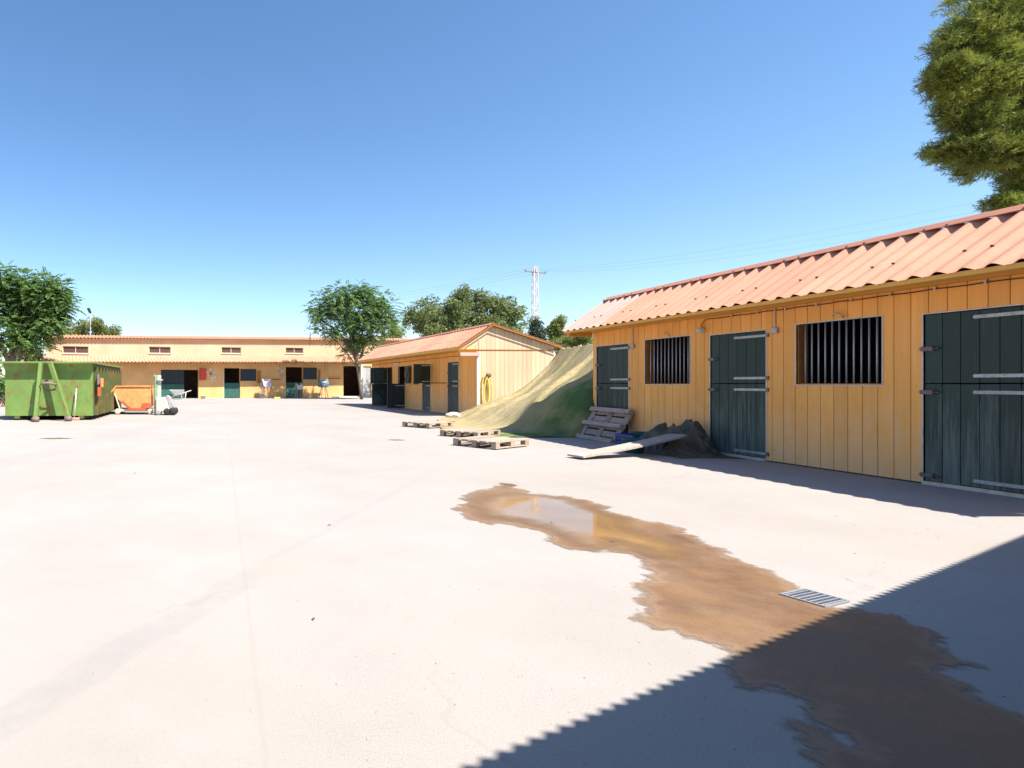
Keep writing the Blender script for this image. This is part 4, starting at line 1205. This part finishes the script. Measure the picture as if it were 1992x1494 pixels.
for fx, fy in ((cl(66,820,19.5)[0], -.95), (cl(131,815,19.9)[0], -.62)):
    MB().lathe([(.09, -.12), (.10, 0), (.09, .12)], (fx, fy, .10), 14, 'x').build('foot_roller', M['rusty'], cr_, True)
MB().box(CW+.125, CW+.22, .15, .45, .9, 1.25).build('latch', M['redskip'], cr_, bevel=.02); MB().box(CW+.125, CW+.20, .12, .30, 1.35, 1.75).build('latch', M['rusty'], cr_, bevel=.02)
MB().box(CW+.121, CW+.13, .8, 1.35, 1.25, 1.62).build('sign_plate', M['orangeskip'], cr_)
# rubbish showing over the rim on the left
# broom leaning on the container
br = empty('broom', (G(147, 818).x, 20.22, 0), 0); tag(br, 'pale-handled broom with a pink head leaning on the green container', 'broom')
MB().tube([(0, 0, .08), (.03, .22, 1.22)], .022, 8).build('handle', M['mint'], br, True)
MB().box(-.22, .2, -.06, .06, .05, .12).build('head', M['pink'], br, bevel=.01)
MB().box(-.21, .19, -.05, .05, 0, .05).build('bristles', M['pink'], br)
# pinkish timber trestle left of the container
tr = empty('timber_trestle', (-9.05, 22.3, 0), .3); tag(tr, 'pinkish timber trestle at the left edge beside the green container', 'trestle')
for sx in (-1, 1):
    MB().bar((-.5, sx*.5, 0), (.35, sx*.5, 1.25), .08).build('leg', M['pink'], tr); MB().bar((.6, sx*.5, 0), (.3, sx*.5, 1.2), .08).build('leg', M['pink'], tr)
for z in (.35, .75): MB().bar((-.5+z*.68, -.55, z), (-.5+z*.68, .55, z), .10, .05).build('rung', M['pink'], tr)

# ------------------------------------------------------------------ orange tipping skip
YS = 24.3
ts = empty('tipping_skip', (G(265, 806).x, YS, 0), 0); tag(ts, 'orange tipping skip on a wheeled steel frame beside the green container', 'tipping skip')
def sk(zx, zy):
    p = P(200+zx/11.49, 690+zy/11.49, YS); return (p.x-ts.location.x, p.z)
poly = [sk(*q) for q in ((175,855),(300,705),(1075,705),(1010,760),(985,1010),(1110,1110),(960,1225),(625,1235),(415,1060))]
poly = [sk(*q) for q in ((175,855),(300,705),(1075,705),(1105,1130),(955,1228),(625,1235),(415,1060))]
DP = 1.25
m = MB(); n = len(poly)
V = [(a, 0, z) for a, z in poly] + [(a, DP, z) for a, z in poly]
F_ = [tuple(range(n))] + [tuple(reversed(range(n, 2*n)))] + [(i, i+n, (i+1) % n+n, (i+1) % n) for i in range(n) if i != 1]
o = m.add(V, F_).build('tub', M['orangeskip'], ts, fix=True); o.modifiers.new('t', 'SOLIDIFY').thickness = .02
pr_ = [poly[0], poly[1], poly[2]]
rim = MB()
for (a, z), (b_, z2) in zip(pr_[:-1], pr_[1:]):
    for y in (-.02, DP+.02): rim.bar((a, y, z), (b_, y, z2), .05, .06)
rim.bar((poly[1][0], 0, poly[1][1]), (poly[1][0], DP, poly[1][1]), .05); rim.bar((poly[2][0], 0, poly[2][1]), (poly[2][0], DP, poly[2][1]), .05)
rim.build('rim', M['orangeskip'], ts)
k0 = MB(); a, b_, c_ = sk(420,1060), sk(625,1215), sk(960,1210)
k0.bar((a[0], -.035, a[1]+.02), (b_[0], -.035, b_[1]), .03, .10); k0.bar((b_[0], -.035, b_[1]-.01), (c_[0], -.035, c_[1]), .03, .10); k0.build('bottom_band', M['redskip'], ts)
xl, xr_ = sk(330, 0)[0], sk(1060, 0)[0]
for y in (.1, DP-.1): MB().bar((xl, y, .20), (xr_, y, .20), .10, .12).build('base_rail', M['beige'], ts)
for x in (xl+.05, xr_-.05): MB().bar((x, .1, .21), (x, DP-.1, .21), .08, .08).build('cross_rail', M['beige'], ts)
for x in (xl, xr_):
    for y in (.0, DP):
        MB().lathe([(.06, -.04), (.13, -.04), (.135, 0), (.13, .04), (.06, .04)], (x, y, .135), 14, 'y').build('wheel', M['beige'], ts, True)
MB().bar((xl+.1, .0, .26), (sk(330, 0)[0]-.12, .0, .95), .05).build('stay', M['beige'], ts)
MB().box(xr_-.35, xr_+.02, -.06, -.02, .30, .52).build('hinge_plate', M['redskip'], ts)

# ------------------------------------------------------------------ pale green wheeled machine
mp_ = G(322, 807)
mc = empty('wheeled_machine', (mp_.x, mp_.y, 0), 0); tag(mc, 'pale green and grey wheeled machine with a tall post beside the orange skip', 'machine')
sc_ = mp_.y/F
def mq(px, py): return ((px-322)*sc_, CAM_H-(py-CY)/F*mp_.y)
x, z = mq(303.5, 729); MB().bar((x, 0, .05), (x, 0, z), .07, .10).build('post', M['greensteel'], mc)
x, z = mq(300.5, 729); MB().bar((x, .05, .05), (x, .05, z), .05, .05).build('post', M['beige'], mc)
x0, z1 = mq(306, 730); x1, z0 = mq(313, 774); MB().box(x0, x1, .0, .12, z0, z1).build('panel', M['mint'], mc, bevel=.01)
x0, z1 = mq(306, 738); x1, z0 = mq(317, 740); MB().box(x0, x1, -.12, -.02, z0, z1).build('arm', M['white'], mc)
body = [mq(*q) for q in ((304, 774), (322, 772), (326, 780), (331, 795), (328, 800), (304, 802))]
MB().prism(body, -.25, .35, lambda a, z, t: (a, t, z)).build('body', M['mint'], mc, bevel=.04)
hood = [mq(*q) for q in ((322, 771), (327, 768), (334, 775), (341, 792), (340, 797), (331, 799), (328, 785))]
MB().prism(hood, -.20, .30, lambda a, z, t: (a, t, z)).build('hood', M['greyp'], mc, bevel=.03)
for px, r_ in ((338, .17), (326, .15), (309, .12)):
    x, _ = mq(px, 800)
    for y in (-.3, .38): MB().lathe([(.05, -.05), (r_, -.05), (r_*1.03, 0), (r_, .05), (.05, .05)], (x, y, r_+.005), 16, 'y').build('wheel', M['rubber'] if px > 310 else M['greyp'], mc, True)
MB().tube([(mq(334, 776)[0], 0, mq(334, 776)[1]), (mq(340, 768)[0], 0, mq(340, 768)[1]), (mq(344, 766)[0], 0, mq(344, 766)[1])], .03, 6).build('handle', M['greyp'], mc, True)

# ------------------------------------------------------------------ trees
def leaves_mesh(name, pos, dirs, L, W, mat, parent, droop=0.0, fold=True):
    """one quad pair per leaf; pos (n,3), dirs (n,3)"""
    n = len(pos)
    d = dirs / np.linalg.norm(dirs, axis=1, keepdims=True)
    up = rng.normal(size=(n, 3)) + np.array([0, 0, .9])
    s = np.cross(d, up); s /= np.linalg.norm(s, axis=1, keepdims=True) + 1e-9
    L = np.broadcast_to(np.asarray(L).reshape(-1, 1) if np.ndim(L) else np.full((n, 1), L), (n, 1)); W = np.broadcast_to(np.asarray(W).reshape(-1, 1) if np.ndim(W) else np.full((n, 1), W), (n, 1))
    dz = np.zeros((n, 3)); dz[:, 2:] = -droop*L
    V = np.stack([pos, pos + d*L*.45 + s*W*.5 + dz*.3, pos + d*L + dz, pos + d*L*.45 - s*W*.5 + dz*.3], axis=1).reshape(-1, 3)
    me = bpy.data.meshes.new(name)
    me.vertices.add(4*n); me.vertices.foreach_set('co', V.ravel())
    me.loops.add(4*n); me.loops.foreach_set('vertex_index', np.arange(4*n))
    me.polygons.add(n); me.polygons.foreach_set('loop_start', np.arange(n)*4); me.polygons.foreach_set('loop_total', np.full(n, 4))
    me.update(calc_edges=True); me.materials.append(mat)
    return link(bpy.data.objects.new(name, me), parent)

def limbs_to(parent, base, fork, targets, r0, mat, r1=.05):
    """one trunk with tapered limbs, one mesh"""
    m = MB()
    b = Vector(base); f = Vector(fork)
    pts = [b.lerp(f, t) + Vector((.06*math.sin(5*t), .05*math.cos(4*t), 0))*(b-f).length*.12 for t in np.linspace(0, 1, 6)]
    m.tube(pts, [r0*1.25, r0*1.05, r0, r0*.95, r0*.9, r0*.8], 10)
    for t in targets:
        t = Vector(t); q = pts[-1]; s0 = pts[random.choice((3, 4, 5))]
        mid = s0.lerp(t, .5) + Vector((random.uniform(-.1, .1), random.uniform(-.1, .1), .12))*(t-s0).length
        cv = [s0*(1-u)**2 + mid*2*u*(1-u) + t*u*u for u in np.linspace(0, 1, 7)]
        m.tube(cv, list(np.linspace(r0*.55, r1*.5, 7)), 6)
    return m.build('trunk', mat, parent, True)

def clump_points(centers, radii, counts):
    P_, N_ = [], []
    for c, r, k in zip(centers, radii, counts):
        d = rng.normal(size=(k, 3)); d /= np.linalg.norm(d, axis=1, keepdims=True)
        rad = rng.random((k, 1))**.38
        P_.append(np.array(c) + d*rad*np.array(r)); N_.append(d)
    return np.concatenate(P_), np.concatenate(N_)

def tree(name, label, base, fork, blobs, r0, leafmat, bark, nleaf, L, W, frond=False, group=None, droop=.15, sub=14, subr=.36, extra=None):
    root = empty(name, (base[0], base[1], 0)); tag(root, label, 'tree', group)
    b = Vector(base)
    tg = [Vector(c)-b for c, r in blobs]
    limbs_to(root, (0, 0, base[2]), Vector(fork)-Vector((b.x, b.y, 0)), tg + [t + Vector((random.uniform(-1, 1)*blobs[i][1][0]*.5, random.uniform(-1, 1)*blobs[i][1][1]*.5, random.uniform(0, .5)*blobs[i][1][2])) for i, t in enumerate(tg)], r0, bark)
    cs, rs, ks = [], [], []
    vol = [r[0]*r[1]*r[2] for c, r in blobs]; tot = sum(v**.75 for v in vol)
    for (c, r), v in zip(blobs, vol):
        kk = int(nleaf*v**.75/tot)
        for _ in range(sub):
            d = rng.normal(size=3); d /= np.linalg.norm(d); q = rng.random()**.45
            cs.append(np.array(c) - np.array((b.x, b.y, 0)) + d*q*np.array(r)*.80); sr = subr*rng.uniform(.7, 1.25)
            rs.append(np.array(r)*sr); ks.append(kk//sub)
    pos, nrm = clump_points(cs, rs, ks)
    pos[:, 2] = np.maximum(pos[:, 2], .3)
    n = len(pos)
    if frond:
        # arching fronds: rachis direction outward, leaflets in pairs along it
        nl = 9
        d = nrm + rng.normal(size=(n, 3))*.35; d[:, 2] = d[:, 2]*.5 + .1
        d /= np.linalg.norm(d, axis=1, keepdims=True)
        Lf = L*rng.uniform(.7, 1.3, (n, 1))
        pp, dd, LL = [], [], []
        side = np.cross(d, np.array([0, 0, 1.0])); side /= np.linalg.norm(side, axis=1, keepdims=True)+1e-9
        for k in range(nl):
            u = (k+.6)/nl
            ctr = pos + d*Lf*u + np.array([0, 0, -1.0])*(Lf*.35*u*u)
            for s_ in (-1, 1):
                pp.append(ctr); dd.append(side*s_ + d*.45 + np.array([0, 0, -.25])); LL.append(Lf[:, 0]*W*(1-.6*abs(u-.4)))
        o = leaves_mesh('crown', np.concatenate(pp), np.concatenate(dd), np.concatenate(LL), np.concatenate(LL)*.55, leafmat, root, droop)
    else:
        d = nrm*.6 + rng.normal(size=(n, 3))*.8
        o = leaves_mesh('crown', pos, d, L*rng.uniform(.7, 1.4, n), W*rng.uniform(.7, 1.3, n), leafmat, root, droop)
    return root
def blob(px, py, Y, rx, rz, ry=None):
    p = P(px, py, Y); return ((p.x, p.y, p.z), (rx*Y/F, (ry or rx)*Y/F, rz*Y/F))

# tree by the barn
YJ = 47.5
bs = G(704, 777.0)
tree('leafy_tree', 'round bright green feathery tree rising beside the barn porch', (bs.x, YJ, 0), tuple(P(689, 676, YJ)),
     [blob(640, 600, YJ, 40, 38), blob(672, 578, YJ, 40, 34), blob(712, 580, YJ, 38, 34), blob(748, 600, YJ, 32, 32), blob(690, 618, YJ, 52, 34), blob(736, 632, YJ, 34, 30), blob(655, 642, YJ, 26, 22), blob(700, 655, YJ, 26, 20), blob(620, 618, YJ, 20, 26), blob(668, 690, YJ, 10, 12), blob(725, 662, YJ, 18, 18), blob(706, 690, YJ, 12, 14), blob(688, 672, YJ, 22, 14), blob(612, 640, YJ, 12, 14), blob(765, 620, YJ, 14, 18)],
     .11, M['jacaranda'], M['bark'], 2300, .8, .23, frond=True, group='trees behind the yard')
# big broad tree behind the middle stable
YC = 50
bs = P(915, 700, YC)
tree('leafy_tree', 'broad dusty green tree behind the far timber stable', (bs.x, YC, 0), tuple(P(910, 690, YC)),
     [blob(830, 610, YC, 44, 34), blob(880, 598, YC, 48, 40), blob(925, 600, YC, 50, 38), blob(970, 598, YC, 44, 32), blob(1000, 622, YC, 34, 30), blob(860, 640, YC, 62, 28), blob(940, 640, YC, 60, 28), blob(905, 572, YC, 18, 22), blob(985, 650, YC, 36, 22), blob(800, 618, YC, 20, 28)],
     .35, M['dusty'], M['bark'], 24000, .26, .13, group='trees behind the yard', sub=22, subr=.30)
YD = 42
bs = P(30, 700, YD)
tree('leafy_tree', 'big dark green feathery tree at the left edge behind the container', (bs.x, YD, 0), tuple(P(25, 680, YD)),
     [blob(20, 560, YD, 55, 50), blob(70, 572, YD, 48, 46), blob(105, 575, YD, 40, 40), blob(30, 620, YD, 62, 46), blob(90, 620, YD, 46, 36), blob(128, 592, YD, 18, 24), blob(-40, 580, YD, 60, 60), blob(60, 655, YD, 48, 28), blob(-30, 650, YD, 50, 50)],
     .3, M['jacaranda'], M['bark'], 3600, .85, .27, frond=True, group='trees behind the yard')
YE = 66
bs = P(190, 700, YE)
tree('leafy_tree', 'low olive green tree showing above the left end of the barn roof', (bs.x, YE, 0), tuple(P(190, 680, YE)),
     [blob(150, 645, YE, 34, 22), blob(185, 636, YE, 36, 22), blob(215, 648, YE, 30, 18), blob(130, 660, YE, 30, 20)], .25, M['olive'], M['bark'], 9000, .28, .12, group='trees behind the yard', sub=18)
YG = 62
for (px, py, rx, rz, mat, lab, n, Y) in (
    (760, 645, 26, 26, 'olive', 'small yellowish tree between the barn roof and the far stable', 3500, 66),
    (1045, 648, 20, 34, 'conif', 'dark slim tree beside the foot of the pylon', 4000, 70),
    (1085, 640, 22, 26, 'olive', 'rounded olive green tree between the pylon and the near roof', 4500, 60),
    (1128, 662, 34, 22, 'olive', 'low olive bush under the near stable eave', 4500, 55),
    (1100, 668, 34, 16, 'olive', 'low scrubby bush right of the far stable roof end', 3000, 58),
    (48, 690, 44, 40, 'dusty', 'pale green bush behind the green container rim', 5000, 52),
    (-30, 735, 50, 60, 'jacaranda', 'dark shrub at the left edge behind the trestle', 5000, 33)):
    b_ = P(px, py, Y)
    tree('leafy_tree', lab, (b_.x, Y, 0), (b_.x, Y, max(.6, b_.z - rz*Y/F*.6)), [blob(px, py, Y, rx, rz), blob(px-rx*.45, py+rz*.4, Y, rx*.6, rz*.7), blob(px+rx*.5, py+rz*.35, Y, rx*.55, rz*.65), blob(px+rx*.1, py-rz*.5, Y, rx*.5, rz*.55)],
         .14, M[mat], M['bark'], n, .26, .11, group='trees behind the yard', sub=10)
# two cypress tips over the near roof
for px, py, Y, lab in ((1124, 625, 80, 'thin cypress tip left of the near roof corner'), (1163, 598, 80, 'thin cypress tip touching the near roof edge')):
    b_ = P(px, py, Y)
    tree('cypress_tree', lab, (b_.x, Y, 0), (b_.x, Y, b_.z*.6), [((b_.x, Y, b_.z*.45), (1.1, 1.1, b_.z*.45)), ((b_.x, Y, b_.z*.8), (.6, .6, b_.z*.22)), ((b_.x, Y, b_.z*.96), (.25, .25, b_.z*.08))], .15, M['conif'], M['bark'], 3500, .25, .08, group='cypress tips', sub=12)

# pine overhanging from behind the near stable
def pine():
    base = Vector((19.6, 12.6, 0))
    root = empty('pine_tree', base); tag(root, 'tall dense pine overhanging the near stable roof at the upper right', 'tree')
    Y = 12.3
    bl = [blob(1905, 40, Y, 62, 46), blob(1865, 85, Y, 48, 42), blob(1940, 100, Y, 70, 60), blob(1850, 150, Y, 46, 40), blob(1905, 170, Y, 60, 46), blob(1965, 180, Y, 60, 60), blob(1840, 185, Y, 28, 20),
          blob(1925, 245, Y, 52, 34), blob(1865, 285, Y, 46, 22), blob(1905, 305, Y, 52, 34), blob(1955, 310, Y, 60, 44), blob(1985, 360, Y, 36, 40), blob(1945, 398, Y, 24, 10), blob(2030, 60, Y, 90, 90), blob(2040, 230, Y, 90, 90), blob(2050, 340, Y, 70, 60), blob(1960, -30, Y, 80, 50), blob(2080, -80, Y, 110, 80), blob(1890, 120, Y, 60, 50), blob(1880, 225, Y, 44, 36), blob(1950, 270, Y, 60, 50), blob(1835, 140, Y, 34, 30), blob(1900, 270, Y, 46, 30), blob(1960, 60, Y, 70, 60)]
    bl = [((c[0] + .16, c[1], c[2]), (r[0]*.93, r[1]*.93, r[2]*.93)) for c, r in bl]
    m = MB()
    tp = [Vector((0, 0, 0)), Vector((.1, -.1, 3)), Vector((.05, 0, 6)), Vector((.2, -.1, 9)), Vector((.1, 0, 12))]
    m.tube(tp, [.34, .29, .24, .17, .06], 12)
    for c, r in bl:
        t = Vector(c) - base; zc = max(2.5, t.z - random.uniform(.4, 1.4)); s0 = Vector((.1, -.05, min(11.5, zc)))
        mid = s0.lerp(t, .5) + Vector((0, 0, -.15))
        m.tube([s0*(1-u)**2 + mid*2*u*(1-u) + t*u*u for u in np.linspace(0, 1, 8)], list(np.linspace(.09, .018, 8)), 6)
        for _ in range(7):
            e = t + Vector((random.uniform(-.6, .6)*r[0], random.uniform(-.6, .6)*r[1], random.uniform(-.5, .5)*r[2]))
            m.tube([t.lerp(s0, .15), t.lerp(e, .5) + Vector((0, 0, .05)), e], [.018, .011, .005], 4)
    m.build('trunk', M['pinetwig'], root, True)
    # tufts: shoots with needles fanning forward
    pos, dr_, Ln = [], [], []
    for c, r in bl:
        r = np.array(r); v = r[0]*r[1]*r[2]
        nt = int(330 + 1550*v**.6)
        d = rng.normal(size=(nt, 3)); d /= np.linalg.norm(d, axis=1, keepdims=True)
        # sub-clumps so the outline stays uneven
        k = 26; cc = rng.normal(size=(k, 3)); cc /= np.linalg.norm(cc, axis=1, keepdims=True); cc *= rng.random((k, 1))**.4*.85
        sub_ = cc[rng.integers(0, k, nt)]
        p = np.array(c) - np.array(base) + (sub_ + d*rng.random((nt, 1))**.5*.39)*r
        sh_ = d*.5 + sub_*.6 + np.array([0, 0, .45]); sh_ /= np.linalg.norm(sh_, axis=1, keepdims=True)+1e-9
        nn = 16
        for _ in range(nn):
            u = rng.random((nt, 1))*.16
            pos.append(p + sh_*u); dr_.append(sh_*.8 + rng.normal(size=(nt, 3))*.55); Ln.append(rng.uniform(.07, .13, nt))
    pos = np.concatenate(pos); dr_ = np.concatenate(dr_); Ln = np.concatenate(Ln)
    leaves_mesh('crown', pos, dr_, Ln, np.full(len(pos), .0125), M['pine'], root, .05)
    return len(pos)
npine = pine()

# ------------------------------------------------------------------ pylon, cables, yard lamp
YP = 115.0
pb_ = P(1041, 745, YP); ptz = P(1040, 519, YP).z
py_ = empty('lattice_pylon', (pb_.x, YP, 0)); tag(py_, 'pale lattice power pylon far behind the stables', 'pylon')
h0, h1 = .70, .36
def cor(z): 
    w = h0 + (h1-h0)*z/ptz; return [Vector((sx*w, sy*w, z)) for sx, sy in ((-1,-1),(1,-1),(1,1),(-1,1))]
for k in range(4): MB().bar(cor(0)[k], cor(ptz)[k], .11).build('leg', M['white'], py_)
nseg = 17
for k in range(nseg):
    m = MB(); c0, c1 = cor(ptz*k/nseg), cor(ptz*(k+1)/nseg)
    for s_ in range(4):
        m.bar(c0[s_], c1[(s_+1) % 4], .06) if (k+s_) % 2 else m.bar(c0[(s_+1) % 4], c1[s_], .06)
        m.bar(c1[s_], c1[(s_+1) % 4], .05)
    m.build('brace', M['white'], py_)
za = P(1040, 530, YP).z
MB().bar((-2.2, 0, za+.25), (2.3, 0, za-.2), .14, .22).build('crossarm', M['rusty'], py_)
ins = [(-2.1, za+.25), (0, za+.05), (2.2, za-.2)]
for x, z in ins: MB().lathe([(.05, 0), (.10, .08), (.10, .25), (.05, .33)], (x, 0, z+.08), 8).build('insulator', M['brownshut'], py_)
for k, (x, z) in enumerate(ins):
    st_ = Vector((pb_.x + x, YP, z+.4))
    en = P(2150 , (345, 367, 388)[k], 28 + k*.8)
    pts = []
    for u in np.linspace(0, 1, 40):
        q = st_.lerp(en, u); q.z -= 4.0*u*(1-u)*1.2; pts.append(q)
    o = MB().tube(pts, list(np.linspace(.014, .0045, 40)), 5).build('power_cable', M['bars'])
    tag(o, 'thin power cable rising from the pylon to the right, %s of three' % ('highest', 'middle', 'lowest')[k], 'cable', 'power cables')
    en = P(300, (640, 646, 652)[k], 300)
    pts = []
    for u in np.linspace(0, 1, 24):
        q = st_.lerp(en, u); q.z -= 4.0*u*(1-u)*2; pts.append(q)
    tag(MB().tube(pts, .02, 4).build('power_cable', M['bars']), 'thin power cable leaving the pylon to the left, %s of three' % ('highest', 'middle', 'lowest')[k], 'cable', 'power cables')
YL = 64.0
lp = P(176, 640, YL)
ll = empty('yard_lamp', (lp.x, YL, 0)); tag(ll, 'small floodlight on a pole above the left end of the barn', 'lamp')
zt = P(175, 606, YL).z
MB().tube([(0, 0, 0), (0, 0, zt)], .05, 6).build('pole', M['greyp'], ll, True)
MB().prism([(-.42, zt+.35), (-.12, zt+.45), (.12, zt-.12), (-.15, zt-.2)], -.2, .2, lambda a, z, t: (a, t, z)).build('lamp_head', M['rubber'], ll, bevel=.03)

# ------------------------------------------------------------------ dry leaves on the yard
lm = raw('leaf_blade', [(-.05, 0, .0), (-.015, .022, .008), (.035, .016, .012), (.06, 0, .004), (.03, -.018, .012), (-.02, -.02, .006)], [(0, 1, 2, 3), (0, 3, 4, 5)], M['leather'])
LEAF = ('on the open yard left of the puddle', 'in the middle of the foreground, left of the others', 'floating on the puddle', 'on the wet stain just past the puddle', 'on the far left of the yard')
for k, (px, py) in enumerate(((640, 1022), (610, 1205), (1073, 1018), (1190, 1056), (262, 921))):
    g = G(px, py); o = link(bpy.data.objects.new('dry_leaf', lm)); o.location = (g.x, g.y, .004 if px not in (1190, 1073) else .012); o.rotation_euler = (0, 0, random.uniform(0, 6)); o.scale = (.4,)*3
    tag(o, 'tiny dry brown leaf ' + LEAF[k], 'leaf', 'dry leaves on the yard')

# ------------------------------------------------------------------ grit and straw bits swept over the slab
gr = random.Random(21); V = []; Fc = []
def bit(x, y, r, lng):
    o = len(V); a = gr.uniform(0, 6.28); ca, sa = math.cos(a), math.sin(a); h = r*gr.uniform(.5, 1.0)
    for (u, w) in ((-lng, -r), (lng, -r*.7), (lng*.8, r), (-lng*.9, r*.8)):
        V.append((x + u*ca - w*sa, y + u*sa + w*ca, .001))
    V.append((x, y, .001 + h))
    Fc.extend([(o, o+1, o+4), (o+1, o+2, o+4), (o+2, o+3, o+4), (o+3, o, o+4)])
for k in range(650):
    Y = 1.7*math.exp(gr.uniform(0, 2.1)); X = gr.uniform(-.41, 1.48)*Y
    if X > 9.6: continue
    if X < .2 and gr.random() < .6: continue
    r = gr.uniform(.0014, .0036)*(1 + Y*.10)
    bit(X, Y, r, r*gr.choice((1, 1.1, 1.2, 1.4, 1.5, 3.5)))
for k in range(700):       # drifted against the stable foot
    Y = gr.uniform(4.6, 12.5); X = 9.72 - abs(gr.gauss(0, .22)); r = gr.uniform(.003, .008); bit(X, Y, r, r*gr.choice((1, 1.5, 5)))
o = link(bpy.data.objects.new('grit', raw('grit', V, Fc, M['pallet_old'])))
tag(o, 'loose grit and straw bits scattered over the yard slab', 'grit', kind='stuff')
